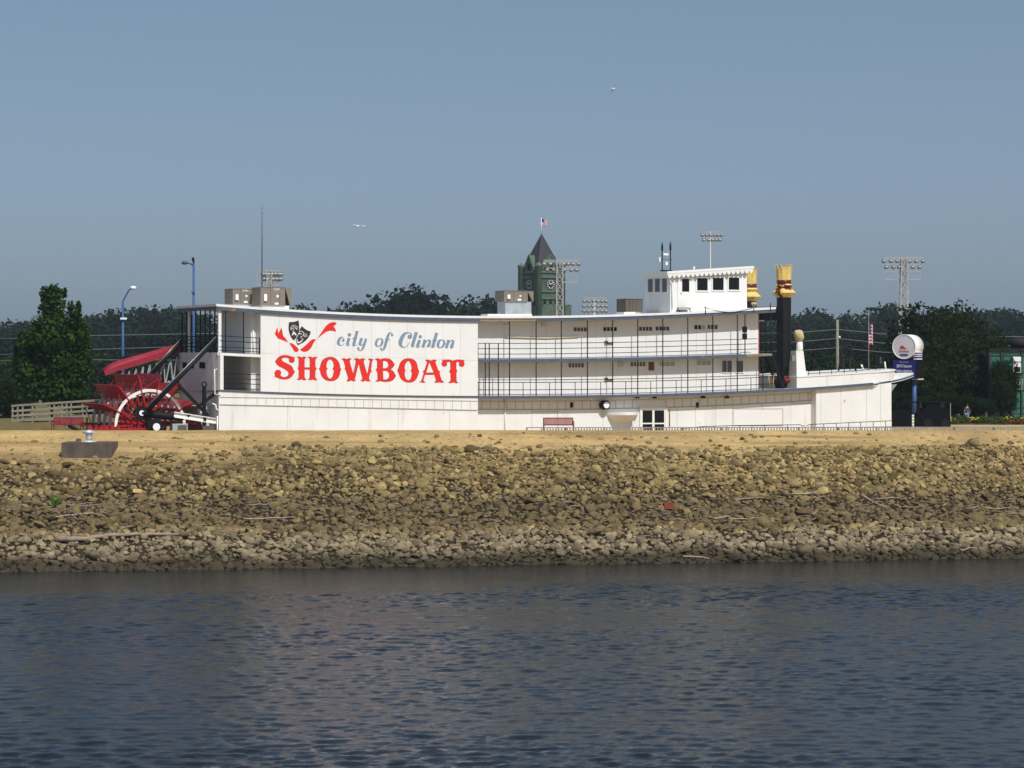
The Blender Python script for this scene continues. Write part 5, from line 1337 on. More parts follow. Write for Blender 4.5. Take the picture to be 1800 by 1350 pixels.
for k in range(38):
    a_ = rt.uniform(0, 6.28); l_ = rt.uniform(.3, .65); b_ = Vector((rt.gauss(0, .12), rt.gauss(0, .1), 0)); d_ = Vector((math.cos(a_)*.45, math.sin(a_)*.3, 1)).normalized()
    s_ = Vector((-math.sin(a_), math.cos(a_), 0)) * .035
    MB().add([b_ - s_, b_ + s_, b_ + d_*l_*.6 + s_*1.3, b_ + d_*l_ + Vector((math.cos(a_)*.1, 0, -.03)), b_ + d_*l_*.6 - s_*1.3], [(0,1,2,3,4)]).build('blade', 'leaf_tuft', tf)

# ------------------------------------------------------------------ left background: boardwalk ramp, lamps
RD = 171.0
rp = empty('boardwalk_ramp', (XD(22, RD), RD, ground_z(XD(22, RD), RD))); tag(rp, 'grey timber boardwalk ramp with three-rail railing left of the wheel', 'ramp')
def RP(px, py, dy=0): return W(px, py, RD) + Vector((0, dy, 0)) - rp.location
MB().add([RP(20, 739), RP(215, 725), RP(215, 725, 1.8), RP(20, 739, 1.8), RP(20, 742), RP(215, 730), RP(215, 730, 1.8), RP(20, 742, 1.8)], [(0,1,2,3),(7,6,5,4),(0,4,5,1),(1,5,6,2),(2,6,7,3),(3,7,4,0)]).build('walkway', 'wood_grey', rp)
for dy in (0, 1.75):
    for d0 in (0, 9.5, 18):
        MB().bar(RP(20, 713.5 + d0, dy), RP(215, 701 + d0 * .95, dy), .07, .14).build('rail', 'wood_grey', rp)
for px in (22, 31, 57, 87, 109, 117, 145, 175, 205):
    yt = 713.5 - (px - 20) * 12.5 / 195; yb = 742 - (px - 20) * 12 / 195
    for dy in (.06, 1.81):
        MB().bar(RP(px, yt, dy), Vector((RP(px, yt, dy).x, dy, ground_z(XD(px, RD), RD + dy) - rp.location.z - .05)), .11).build('post', 'wood_grey', rp)

def lamp_post(px, D, top, base_z, arm, head, label, extra):
    X = XD(px, D); root = empty('street_lamp', (X, D, base_z)); tag(root, label, 'street lamp')
    zt = ZD(top, D) - base_z
    MB().tube([(0, 0, 0), (0, 0, zt * .5), (0, 0, zt)], [.14, .12, .09], 10).build('pole', 'pole_blue', root)
    pts = [Vector(((x - px) * D / F, 0, ZD(y, D) - base_z)) for x, y in arm]
    MB().tube(pts, .06, 8).build('arm', 'pole_blue', root)
    h = Vector(((head[0] - px) * D / F, 0, ZD(head[1], D) - base_z))
    MB().lathe([(.05, .16), (.2, .12), (.28, 0), (.22, -.12), (.05, -.16)], h, 14).build('lamp_head', head[2], root)
    for (x, y, sx, sz, mt) in extra:
        MB().box((x - px) * D / F - sx, (x - px) * D / F + sx, -.25, -.12, ZD(y, D) - base_z - sz, ZD(y, D) - base_z + sz).build('camera_box', mt, root)
    return root
lamp_post(216, 186, 529, ground_z(XD(216, 186), 186), [(216, 533), (217, 528), (226, 511), (231, 506)], (234, 506, 'print_white'), 'blue lamp post with curved arm and white globe left of the boat', [(218, 560, .26, .08, 'print_white'), (219, 632, .14, .28, 'black')])
lamp_post(340.5, 192, 457, 0.0, [(340, 467), (334, 463), (326, 462)], (324.5, 462, 'pole_blue'), 'blue lamp post rising behind the stern roof with short left arm', [(340, 456, .10, .16, 'black'), (339.5, 514, .14, .05, 'pole_blue')])

# ------------------------------------------------------------------ trees
def crown_mesh(name, seed, blobs, nleaf, leaf, mt, droop=0.0, inner=0.25):
    """leaf faces scattered through lumpy ellipsoids: (centre, radii)"""
    rng = np.random.default_rng(seed)
    vols = np.array([b[1][0]*b[1][1]*b[1][2] for b in blobs]) ** (2/3.0); vols /= vols.sum()
    ids = rng.choice(len(blobs), nleaf, p=vols)
    C = np.array([b[0] for b in blobs])[ids]; Rr = np.array([b[1] for b in blobs])[ids]
    d = rng.normal(size=(nleaf, 3)); d /= np.linalg.norm(d, axis=1)[:, None]
    rad = np.where(rng.random(nleaf) < inner, rng.random(nleaf) ** .5, 1 + np.clip(rng.normal(0, .10, nleaf), -.3, .13))
    # lumpy surface
    lump = 1 + .16*np.sin(d[:,0]*5.1+ids*1.7)*np.sin(d[:,1]*4.3+ids)+.12*np.sin(d[:,2]*7.7+ids*2.3)
    p = C + d * Rr * (rad * lump)[:, None]
    nrm = d * .7 + rng.normal(size=(nleaf, 3)) * .75 + np.array([0, 0, .35]); nrm /= np.linalg.norm(nrm, axis=1)[:, None]
    a = np.cross(nrm, rng.normal(size=(nleaf, 3))); a /= np.linalg.norm(a, axis=1)[:, None]; b = np.cross(nrm, a)
    s = leaf * rng.uniform(.6, 1.35, nleaf)[:, None]
    v = np.stack([p - a*s*.5, p + b*s*.38 + nrm*s*.08, p + a*s*.6, p - b*s*.38 + nrm*s*.08], 1).reshape(-1, 3).astype(np.float32)
    me = bpy.data.meshes.new(name); me.vertices.add(len(v)); me.vertices.foreach_set('co', v.ravel())
    me.loops.add(len(v)); me.loops.foreach_set('vertex_index', np.arange(len(v), dtype=np.int32))
    me.polygons.add(nleaf); me.polygons.foreach_set('loop_start', np.arange(0, len(v), 4, dtype=np.int32))
    me.update(calc_edges=True); me.materials.append(MATS[mt]); return me
def trunk_mesh(name, h, r, limbs):
    m = MB(); m.tube([(0,0,-.3),(0.03*h*.3,0,h*.4),(0,.02*h,h)], [r, r*.75, r*.3], 9)
    for p in limbs: m.tube([(0,0,h*.35), (p[0]*.45, p[1]*.45, h*.35 + (p[2]-h*.35)*.6), p], [r*.5, r*.3, r*.1], 6)
    me = m.mesh(name); me.materials.append(MATS['bark']); return me

def plant_tree(crown, trunk, loc, scale, rz, label, name='tree', group=None, cat='tree'):
    root = empty(name, loc, rz); root.scale = scale if isinstance(scale, tuple) else (scale,)*3
    tag(root, label, cat, group)
    link_mesh('trunk', trunk, root); link_mesh('crown', crown, root); return root

# the upright maple at the left
TD = 184.0; s_ = F / TD
def tb_(px, py, rx, ry, dy=0): return (((px - 90) / s_, dy, ZD(py, TD) - tz), (rx / s_, rx / s_ * .95, ry / s_))
tz = ground_z(XD(90, TD), TD)
blobs = [tb_(92, 545, 20, 36), tb_(94, 518, 15, 13), tb_(110, 514, 7, 9, .3), tb_(77, 516, 6, 10), tb_(98, 508, 4, 5), tb_(137, 541, 5, 13), tb_(124, 540, 5, 10), tb_(135, 562, 11, 15, -.4), tb_(62, 586, 18, 18, .5), tb_(52, 604, 20, 20, -.5), tb_(34, 622, 12, 26, .4), tb_(42, 640, 22, 28, 0),
         tb_(95, 590, 34, 38, -.8), tb_(130, 592, 22, 34, .4), tb_(146, 620, 16, 30, -.2), tb_(148, 650, 14, 28, .2), tb_(120, 650, 30, 34, -.7), tb_(75, 655, 36, 36, .2), tb_(98, 686, 40, 22, -.3), tb_(60, 680, 26, 22), tb_(128, 690, 24, 18)]
mc = crown_mesh('crown', 4, blobs, 15500, .30, 'leaf_maple', inner=.42)
mt_ = trunk_mesh('trunk', 8.5, .24, [(b[0][0], b[0][1], b[0][2]) for b in blobs[4:]])
plant_tree(mc, mt_, (XD(90, TD), TD, tz), 1.0, 0, 'upright bright green maple standing left of the paddle wheel', 'maple_tree')

# generic crowns for the trees further away (unit: metres, about 14 m tall)
def lumpy(seed, h, w, n):
    r_ = random.Random(seed); bl = [((0, 0, h*.58), (w*.42, w*.42, h*.36))]
    for k in range(n):
        a_ = r_.uniform(0, 6.28); e = r_.uniform(.15, 1); rr = w*.38*math.sqrt(max(0, 1-(e-.42)**2*1.9)); q = r_.uniform(.16, .27)*w
        bl.append(((rr*math.cos(a_), rr*math.sin(a_), h*(.22 + .66*e)), (q, q, q*r_.uniform(.75, 1.05))))
    return bl
far_kinds = []
for k in range(6):
    h_, w_ = 14.0, (10.5, 12.5, 9.0, 11.5, 13.5, 10.0)[k]
    far_kinds.append((crown_mesh('crown', 20 + k, lumpy(20 + k, h_, w_, 17), 4200, .85, 'leaf_far', inner=.12), trunk_mesh('trunk', 8, .3, [(2, 1, 9), (-2, .5, 9), (.5, -2, 10)])))
light_kinds = [(crown_mesh('crown', 40 + k, lumpy(40 + k, 10, 9.5, 15), 3600, .75, 'leaf_light', inner=.12), trunk_mesh('trunk', 5, .25, [(2, 1, 6), (-2, .5, 6)])) for k in range(3)]
dark_kinds = [(crown_mesh('crown', 50 + k, lumpy(50 + k, 12, 10.5, 20), 11000, .48, 'leaf_dark', inner=.25), trunk_mesh('trunk', 6, .3, [(2.5, 1, 7), (-2.5, .5, 7), (1, -2, 8)])) for k in range(3)]

rft = random.Random(17)
ORD = ['leftmost', 'second from left', 'third from left', 'fourth from left', 'fifth from left', 'sixth from left', 'seventh from left', 'eighth from left', 'ninth from left', 'tenth from left', 'eleventh from left', 'twelfth from left', 'thirteenth from left', 'fourteenth from left', 'fifteenth from left', 'sixteenth from left', 'rightmost']
def far_tree(px, py_top, D, kind, kinds, base_h, label, group, wide=1.0, base_z=0.0):
    h = ZD(py_top, D) - base_z; sc = h / (base_h * 0.985)
    c, t = kinds[kind % len(kinds)]
    return plant_tree(c, t, (XD(px, D), D, base_z), (sc * wide, sc * wide, sc), rft.uniform(0, 6.28), label, 'tree', group)
# skyline (px, top row): left of the boat, over the roof, and to the right
sky_left = [(-22, 571), (10, 566), (46, 570), (150, 562), (186, 558), (222, 556), (252, 546), (284, 543), (312, 549), (345, 556)]
for k, (x, y) in enumerate(sky_left):
    far_tree(x, y, rft.uniform(600, 680), k, far_kinds, 14, 'hazy dark tree, ' + ORD[k] + ' on the far skyline left of the showboat', 'trees on the skyline left of the boat', 1.15)
for k in range(12):
    x = -30 + 33 * k + rft.uniform(-8, 8); far_tree(x, 590 + rft.uniform(-8, 10), rft.uniform(430, 520), k, far_kinds, 14, 'dark tree in the middle row of the wood left of the showboat', 'middle trees left of the boat', 1.25)
for k in range(9):
    x = -10 + 37 * k + rft.uniform(-9, 9); far_tree(x, 632 + rft.uniform(-8, 8), rft.uniform(300, 350), k, light_kinds, 10, 'lighter green low tree in the front row of the wood left of the showboat', 'front trees left of the boat', 1.2)
sky_mid = [(536, 536, 'small dark treetop over the sign, just right of the roof units'), (572, 541, 'low treetop over the first letters of the sign'), (615, 532, 'treetop over the words above the middle of the sign'), (655, 536, 'treetop just left of the tallest ones over the sign'), (690, 521, 'tall treetop, left one of the tallest pair over the sign'), (748, 518, 'tallest treetop over the right part of the sign'), (722, 527, 'treetop between the tallest pair over the sign'), (785, 540, 'low treetop right of the tallest pair'), (815, 536, 'treetop over the right end of the sign'), (848, 528, 'rounded treetop left of the raised rooftop unit'), (876, 540, 'treetop partly behind the raised rooftop unit')]
for k, (x, y, lb) in enumerate(sky_mid): far_tree(x, y + (1 if 685 < x < 755 or x > 840 else 7), rft.uniform(520, 600), k, far_kinds, 14, lb, 'treetops over the boat roof', 0.95)
sky_right = [(1345, 568), (1385, 562), (1412, 556), (1446, 563), (1478, 562), (1510, 553), (1540, 570), (1562, 541), (1590, 560), (1625, 555), (1650, 549), (1690, 550), (1715, 553), (1745, 549), (1778, 557), (1812, 552), (1845, 560)]
for k, (x, y) in enumerate(sky_right):
    far_tree(x, y, rft.uniform(600, 680), k + 2, far_kinds, 14, 'hazy dark tree, ' + ORD[k] + ' on the far skyline right of the smokestacks', 'trees on the skyline right of the boat', 1.1)
for k in range(16):
    x = 1320 + 34 * k + rft.uniform(-8, 8); far_tree(x, 588 + rft.uniform(-9, 9), rft.uniform(420, 520), k, far_kinds, 14, 'dark tree in the middle row of the wood right of the smokestacks', 'middle trees right of the boat', 1.25)
for k in range(8):
    x = 1325 + 36 * k + rft.uniform(-9, 9); far_tree(x, 627 + rft.uniform(-9, 9), rft.uniform(290, 340), k, light_kinds, 10, 'lighter green low tree in the front row behind the bow', 'front trees behind the bow', 1.2)
# nearer trees around the tall sign
near_right = [(1575, 612, 262, 'olive green tree just left of the round sign behind the bow', .95), (1648, 552, 236, 'tallest dark tree right of the lattice light tower', .92), (1690, 600, 228, 'broad dark tree behind the walking person', 1.05), (1722, 588, 232, 'dark tree just left of the green panelled wall', .9), (1632, 640, 226, 'low dark tree behind the tall sign post', 1.0), (1765, 640, 221.5, 'low dark shrubby tree overlapping the green panelled wall', .55)]
for k, (x, y, D_, lb, wd) in enumerate(near_right): far_tree(x, y, D_, k, dark_kinds, 12, lb, 'near trees right of the bow', wd)
for k, (x, y, D_) in enumerate([(1592, 690, 226), (1620, 700, 223), (1655, 692, 224), (1690, 697, 222), (1725, 702, 221)]):
    far_tree(x, y, D_, k, dark_kinds, 12, ('dark bush at the foot of the tall sign', 'dark bush right of the black wagon', 'dark bush behind the black wagon', 'dark bush directly behind the walking person', 'dark bush between the person and the green wall')[k], 'bushes behind the flower bed', 1.7)
for k, (x, y) in enumerate([(-5, 672), (28, 690), (150, 690), (176, 700), (215, 690), (255, 680)]):
    far_tree(x, y, 214 + 3 * k, k, dark_kinds, 12, ('dark bush at the left edge behind the ramp', 'dark bush behind the ramp railing end', 'dark bush right of the maple trunk', 'low dark bush over the ramp railing', 'bush below the curved blue lamp post', 'bush behind the gangway roof')[k], 'bushes left of the boat', 1.5)
# far wood that closes the gaps
bl = []
r2_ = random.Random(4)
for k in range(150):
    x = -260 + 560 * k / 149.0; bl.append(((x, 760 + r2_.uniform(-25, 25), r2_.uniform(3, 9)), (r2_.uniform(5, 8), 6, r2_.uniform(5, 8))))
tag(link_mesh('distant_wood', crown_mesh('distant_wood', 77, bl, 42000, 1.2, 'leaf_far', inner=.15)), kind='stuff', label='distant wood closing the horizon', cat='wood')

# flower bed in front of the right-hand trees
bd = empty('flower_bed', (XD(1740, 209), 209, 0)); tag(bd, 'long low green flower bed dotted yellow along the plaza edge', 'flower bed')
bl = []
for k in range(48):
    x = (1668 - 1740 + k * 3.4) * 209 / F; bl.append(((x, r2_.uniform(-.2, .6), .28), (.55, .6, r2_.uniform(.3, .46))))
link_mesh('foliage', crown_mesh('foliage', 91, bl, 9000, .17, 'leaf_bed'), bd)
MB().box((1668-1740)*209/F, (1832-1740)*209/F, -.6, 1.3, -.02, .10).build('soil', 'bark', bd)
fl = MB().lathe([(.02, -.03), (.11, 0), (.05, .05)], (0,0,0), 7).mesh('flower'); fl.materials.append(MATS['yellow_flower'])
fl2 = MB().lathe([(.02, -.03), (.13, 0), (.05, .05)], (0,0,0), 7).mesh('flower'); fl2.materials.append(MATS['red_flower'])
for k in range(70):
    px = r2_.choice([r2_.gauss(1767, 3), r2_.gauss(1712, 5), r2_.gauss(1672, 3), r2_.uniform(1670, 1800)]) if k < 36 else r2_.gauss(1785, 7)
    o = link_mesh('flower', fl if k < 36 else fl2, bd); o.location = ((px - 1740) * 209 / F, -.45 + r2_.uniform(-.15, .3), r2_.uniform(.35, .7) if k < 36 else r2_.uniform(.15, .4))

# ------------------------------------------------------------------ stadium lights, clock tower, poles
def floodlight_tower(px, D, top, rows, pole, width, label, lattice, cross=True, base_z=0.0, rs=1.0, low=None, half=1.0):
    """rows: list of (py, [px of lamps])"""
    X = XD(px, D); root = empty('floodlight_tower', (X, D, base_z)); tag(root, label, 'floodlight tower', 'ballpark floodlight towers')
    L = lambda x, y, dy=0: Vector(((x - px) * D / F, dy, ZD(y, D) - base_z))
    zt = L(px, top).z
    if lattice:
        w0, w1 = lattice; wv0 = w0 * D / F / 2; wv1 = w1 * D / F / 2
        m = MB(); n_ = 13
        for sx, sy in ((-1,-1),(1,-1),(1,1),(-1,1)): m.bar((sx*wv0, sy*wv0, 0), (sx*wv1, sy*wv1, zt), .16)
        m.build('tower_leg', 'tower_steel', root)
        m = MB()
        for k in range(n_):
            a = k/n_; b = (k+1)/n_; wa = wv0+(wv1-wv0)*a; wb = wv0+(wv1-wv0)*b
            for sy in (-1, 1):
                m.bar((-wa, sy*wa, zt*a), (wb, sy*wb, zt*b), .09); m.bar((wa, sy*wa, zt*a), (-wb, sy*wb, zt*b), .09); m.bar((-wb, sy*wb, zt*b), (wb, sy*wb, zt*b), .08)
            for sx in (-1, 1): m.bar((sx*wa, -wa, zt*a), (sx*wb, wb, zt*b), .08)
        o = m.build('lattice', 'tower_steel', root)
    else:
        MB().tube([(0, 0, 0), (0, 0, zt)], [pole * 1.4, pole], 8).build('pole', 'tower_steel', root)
    for (py, xs) in rows:
        MB().bar(L(min(xs) - 1, py - 3 * rs), L(max(xs) + 1, py - 3 * rs), .14).build('crossbar', 'tower_steel', root)
        for x in xs:
            o = MB().lathe([(.10, .30), (.16, .2), (.32*rs, -.05), (.34*rs, -.12)], (0, 0, 0), 12).build('lamp', 'lamp_body', root)
            o.location = L(x, py, -.15); o.rotation_euler = (R(-52), 0, R((x*7) % 37 - 18))
            g = MB().lathe([(.27*rs, -.13), (.18*rs, -.17), (.02, -.18)], (0, 0, 0), 12).build('lens', 'lamp_glass', o)
    if low:
        x0_, x1_, ya, yb = low
        m = MB(); m.bar(L(x0_, ya), L(x1_, ya), .10); m.bar(L(x0_, yb), L(x1_, yb), .16); m.bar(L(x0_, ya), L(x0_, yb), .08); m.bar(L(x1_, ya), L(x1_, yb), .08)
        m.bar(L(px, ya), L(x0_, yb), .06); m.bar(L(px, ya), L(x1_, yb), .06); m.build('service_platform', 'tower_steel', root)
    x0_ = min(min(xs) for _, xs in rows); x1_ = max(max(xs) for _, xs in rows); yt = rows[0][0] - 6; yb = rows[-1][0]
    m = MB(); m.bar(L(x0_, yt), L(x1_, yt), .14); m.bar(L(x0_, yt), L(x0_, yb - 3), .08); m.bar(L(x1_, yt), L(x1_, yb - 3), .08); m.build('lamp_frame', 'tower_steel', root)
    return root
floodlight_tower(1589, 330, 453, [(458.5, [1553, 1565.5, 1577, 1598, 1610, 1621.5]), (469, [1557.5, 1570, 1580, 1604, 1616])], .2, 1, 'pale lattice floodlight tower standing right of the bow', (22, 9), low=(1556, 1618, 477, 491))
floodlight_tower(984, 330, 457, [(463.5, [956, 967, 978, 991, 998.5, 1007, 1017]), (474, [962, 973, 992, 1004, 1013.5])], .2, 1, 'floodlight tower with lattice mast in front of the clock tower', (14, 10), low=(986, 1014, 483, 496))
floodlight_tower(1044.5, 400, 526, [(529, [1027, 1034.5, 1043.5, 1050.5, 1058.5, 1065.5]), (537.5, [1026, 1035, 1042.5, 1051, 1058.5, 1066]), (546.5, [1026.5, 1034, 1043, 1050, 1058.5, 1065])], .2, 1, 'three-row floodlight bank just over the roof, right of the clock tower', None)
floodlight_tower(1248.5, 400, 407, [(413, [1234.5, 1241.5, 1248.5, 1256, 1262, 1268]), (421.5, [1236.5, 1245, 1252.5, 1259, 1265.5])], .16, 1, 'slender single-pole floodlight mast rising behind the pilot house', None)
floodlight_tower(474, 300, 475, [(481.5, [463, 468, 473, 479, 485, 491, 494]), (490, [465, 470, 480, 487, 493])], .25, 1, 'floodlight bank directly behind the aft rooftop units', (9, 8), low=(453, 490, 476, 501))
# radio mast
rm = empty('radio_mast', (XD(460.5, 260), 260, 0)); tag(rm, 'tall thin radio mast behind the aft rooftop units', 'mast')
MB().tube([(0, 0, 0), (0, 0, ZD(440, 260)), (0, 0, ZD(363, 260))], [.12, .07, .035], 6).build('mast', 'hvac_dark', rm)
for y in (420, 395, 375): MB().bar((-.25, 0, ZD(y, 260)), (.25, 0, ZD(y, 260)), .03).build('dipole', 'hvac_dark', rm)

# clock tower
KD = 520.0; kx = 952.0
kt = empty('clock_tower', (XD(kx, KD), KD, 0), R(36)); tag(kt, 'green copper clock tower with dark pyramid roof behind the boat', 'clock tower')
KZ = lambda y: ZD(y, KD); hw = 3.35
MB().box(-hw, hw, -hw, hw, 0, KZ(478)).build('shaft', 'tower_green', kt)
MB().box(-hw - .35, hw + 2.4, -hw - .35, hw + .35, 0, KZ(538)).build('lower_block', 'tower_green', kt)
for py in (478, 487, 512, 524): MB().box(-hw - .28, hw + .28, -hw - .28, hw + .28, KZ(py) - .3, KZ(py) + .08).build('string_course', 'tower_band', kt)
for sx, sy in ((-1,-1),(1,-1),(1,1),(-1,1)):
    m = MB(); m.lathe([(.72, 0), (.72, KZ(470)), (.85, KZ(469)), (.85, KZ(466)), (.5, KZ(465)), (.1, KZ(462))], (sx*hw, sy*hw, 0), 12); m.build('turret', 'tower_band', kt)
vs = [(-hw, -hw, KZ(477)), (hw, -hw, KZ(477)), (hw, hw, KZ(477)), (-hw, hw, KZ(477)), (0, 0, KZ(412))]
kr = MB().add(vs, [(0,1,4),(1,2,4),(2,3,4),(3,0,4),(3,2,1,0)]).build('roof', 'slate', kt)
for k in range(4): MB().bar(vs[k], vs[4], .22).build('ridge', 'ridge_red', kr)
for k in range(4):                                            # gabled dormers, clocks, parapet openings
    an_ = k * math.pi / 2; fr = Matrix.Rotation(an_, 4, 'Z')
    def put(mb, name, mt, par=kt):
        o = mb.build(name, mt, par); o.rotation_euler = (0, 0, an_); return o
    dm = put(MB().prism([(-1.5, -hw - .2, KZ(478)), (1.5, -hw - .2, KZ(478)), (1.5, -hw - .2, KZ(470)), (0, -hw - .2, KZ(449)), (-1.5, -hw - .2, KZ(470))], (0, 1.6, 0)), 'dormer', 'tower_green')
    o = MB().box(-.5, .5, -hw - .24, -hw - .19, KZ(476), KZ(465)).build('louvre', 'black_matte', dm)
    MB().bar((-1.6, -hw - .25, KZ(470.5)), (0, -hw - .25, KZ(448.5)), .25).build('coping', 'tower_band', dm); MB().bar((1.6, -hw - .25, KZ(470.5)), (0, -hw - .25, KZ(448.5)), .25).build('coping', 'tower_band', dm)
    zc = KZ(500.5); R_ = 1.18
    ck = put(MB().lathe([(R_, -hw - .14), (R_, -hw - .02)], (0, 0, zc), 28, 'y'), 'clock_face', 'clock_black')
    for h in range(12):
        a_ = h * math.pi / 6; MB().bar((math.sin(a_)*R_*.62, -hw - .16, zc + math.cos(a_)*R_*.62), (math.sin(a_)*R_*.92, -hw - .16, zc + math.cos(a_)*R_*.92), .15, .03, up=(0, 1, 0)).build('hour_mark', 'print_white', ck)
    for a_, l_, w_ in ((R(-58), .52, .17), (R(55), .8, .13)):
        MB().bar((0, -hw - .2, zc), (math.sin(a_)*R_*l_, -hw - .2, zc + math.cos(a_)*R_*l_), w_, .03, up=(0, 1, 0)).build('clock_hand', 'print_white', ck)
    for x_ in (-1.6, 0, 1.6): put(MB().box(x_ - .35, x_ + .35, -hw - .05, -hw - .002, KZ(541), KZ(529)), 'opening', 'black_matte')
for k in range(7): MB().box(-hw - .3 + 1.45*k, -hw + .5 + 1.45*k, -hw - .36, -hw + .3, KZ(538), KZ(535.5)).build('merlon', 'tower_band', kt)
# flag on the tower
fp = empty('flagpole', (XD(951.5, KD), KD, KZ(412))); tag(fp, 'white flagpole with stars and stripes flag on the clock tower peak', 'flagpole')
MB().tube([(0, 0, -.2), (0, 0, KZ(383) - KZ(412))], .09, 6).build('pole', 'print_white', fp)
def flag(parent, w, h, top, droop, name='flag', rz=0):
    """striped cloth, thirteen stripes and a canton, waving"""
    def cloth(u, v): return Vector((u*w, .18*w*math.sin(u*7) * u, top - v*h - droop*u*u - .04*h*math.sin(u*6)))
    fo = None
    for s in range(13):
        m = MB(); nn = 10; v0, v1 = s/13, (s+1)/13; u0 = .42 if s < 7 else 0
        vs = []; fs = []
        for k in range(nn + 1):
            u = u0 + (1-u0)*k/nn; vs += [cloth(u, v0), cloth(u, v1)]
        for k in range(nn): fs.append((2*k, 2*k+1, 2*k+3, 2*k+2))
        m.add(vs, fs, True)
        if s == 0: fo = m.build(name, 'flag_red', parent)
        else: m.build('stripe', 'flag_red' if s % 2 == 0 else 'flag_white', fo)
    m = MB(); vs = []; fs = []
    for k in range(7): u = .42*k/6; vs += [cloth(u, 0), cloth(u, 7/13)]
    for k in range(6): fs.append((2*k, 2*k+1, 2*k+3, 2*k+2))
    m.add(vs, fs, True); m.build('canton', 'flag_blue', fo)
    return fo
f_ = flag(fp, 1.35, 1.45, KZ(384.5) - KZ(412), .25)
# jackstaff at the bow with a hanging flag
js = empty('jackstaff', boat_world(bt(1527, 3.2), 3.2, zf(bt(1527, 3.2)))); tag(js, 'white bow flagstaff with a limp hanging flag', 'flagpole')
pz = bz(548, bt(1527, 3.2), 3.2) - js.location.z
MB().tube([(0, 0, 0), (0, 0, pz)], [.05, .028], 6).build('pole', 'wood_grey', js)
ff = flag(js, .36, 1.75, pz - .9, .25)
ff.scale = (1, 2.5, 1)

# utility pole and wires behind the bow
UD = 250.0
up_ = empty('utility_pole', (XD(1472, UD), UD, 0)); tag(up_, 'bare grey utility pole behind the bow deck', 'utility pole')
MB().tube([(0, 0, 0), (0, 0, ZD(562, UD))], [.2, .15], 8).build('pole', 'wood_grey', up_)
MB().lathe([(.1, 0), (.1, .25)], (.22, -.1, ZD(595, UD)), 8).build('insulator', 'print_white', up_)
for k, (ya, yb, yc) in enumerate(((584, 579, 590), (600, 595, 606), (616, 611, 622))):
    pts = []
    for x_, y_ in ((1330, ya + 2), (1400, ya + 1), (1472, yb), (1550, yb + 8), (1640, yc), (1810, yc + 2)): pts.append(W(x_, y_, UD) )
    o = MB().tube([p - pts[0] for p in pts], .028, 4).build('overhead_wire', 'wire'); o.location = pts[0]; tag(o, ('top', 'middle', 'lowest')[k] + ' overhead wire crossing the trees behind the bow', 'wire', 'overhead wires')
for k, (ya, yb) in enumerate(((596, 587), (624, 609), (634, 633))):
    pts = [W(-10, ya, UD), W(120, (ya + yb)/2 - 1, UD), W(330, yb, UD), W(400, yb - 1, UD)]
    o = MB().tube([p - pts[0] for p in pts], .028, 4).build('overhead_wire', 'wire'); o.location = pts[0]; tag(o, ('top', 'middle', 'lowest')[k] + ' overhead wire crossing the trees left of the boat', 'wire', 'overhead wires')

# ------------------------------------------------------------------ sign, wagon, person, green wall at the right
SD = 205.0; sx0 = XD(1590, SD)
sg = empty('pylon_sign', (sx0, SD, 0), R(-31)); tag(sg, 'tall pylon sign with a white drum over a navy message board', 'sign')
dz = ZD(609.5, SD); rr = 1.10
MB().lathe([(.20, 0), (.20, ZD(667, SD))], (.55, 1.0, 0), 14).build('post', 'pole_blue', sg)
MB().lathe([(rr, -.1), (rr, 1.9)], (0, 0, dz), 40, 'y').build('drum', 'trim', sg)
MB().lathe([(rr * .96, -.13), (rr * .96, -.102)], (0, 0, dz), 40, 'y').build('drum_face', 'face_grey', sg)
MB().lathe([(rr * 1.015, -.10), (rr * 1.015, -.16), (rr * .95, -.16), (rr * .95, -.10)], (0, 0, dz), 40, 'y', cap=False).build('drum_rim', 'trim', sg)
text_mesh('Showboat', .36, 'print_red', sg, (0, -.145, dz - .40), (R(90), 0, 0), wx=.66)
MB().prism([(-.34, -.15, dz - .64), (.34, -.15, dz - .64), (.42, -.15, dz - .73), (.33, -.15, dz - .84), (-.33, -.15, dz - .84), (-.42, -.15, dz - .73)], (0, .015, 0)).build('plaque', 'print_blue', sg)
MB().prism([(-.42, -.148, dz - .1), (-.3, -.148, dz + .08), (-.16, -.148, dz + .12), (.0, -.148, dz + .02), (.12, -.148, dz - .12), (.30, -.148, dz - .16), (.06, -.148, dz - .22), (-.3, -.148, dz - .2)], (0, .015, 0)).build('emblem_patch', 'print_red', sg)
z1, z0 = ZD(632.5, SD), ZD(665.5, SD)
MB().box(-1.06, 1.06, -.06, 1.95, z0, z1).build('message_cabinet', 'black_matte', sg)
MB().box(-1.05, 1.05, -.10, -.061, z0 + .02, z1 - .02).build('message_board', 'sign_navy', sg)
for s_t, y_, sz_, mt in (('Showboat', 636.5, .27, 'print_grey'), ('2013 Season', 643.6, .36, 'print_white'), ('Subscriptions', 652, .36, 'print_white'), ('now available', 660, .27, 'print_grey')):
    text_mesh(s_t, sz_, mt, sg, (0, -.108, ZD(y_, SD)), (R(90), 0, 0), wx=.80)
for kk, (ya, yb, mt) in enumerate(((618.5, 620, 'trim'), (620, 622.2, 'sign_navy'), (622.2, 623.8, 'trim'), (623.8, 625.6, 'sign_navy'), (625.6, 627.0, 'trim'), (627.0, 630, 'sign_navy'), (630, 632.0, 'trim'))):
    MB().box(.80, 1.10 - .002 * kk, .15, 1.55, ZD(yb, SD), ZD(ya, SD) - .001).build('drum_bracket_band', mt, sg)
MB().box(.5, 1.08, .6, 1.9, z0 - .12, z0 - .001).build('cabinet_foot', 'cream', sg)

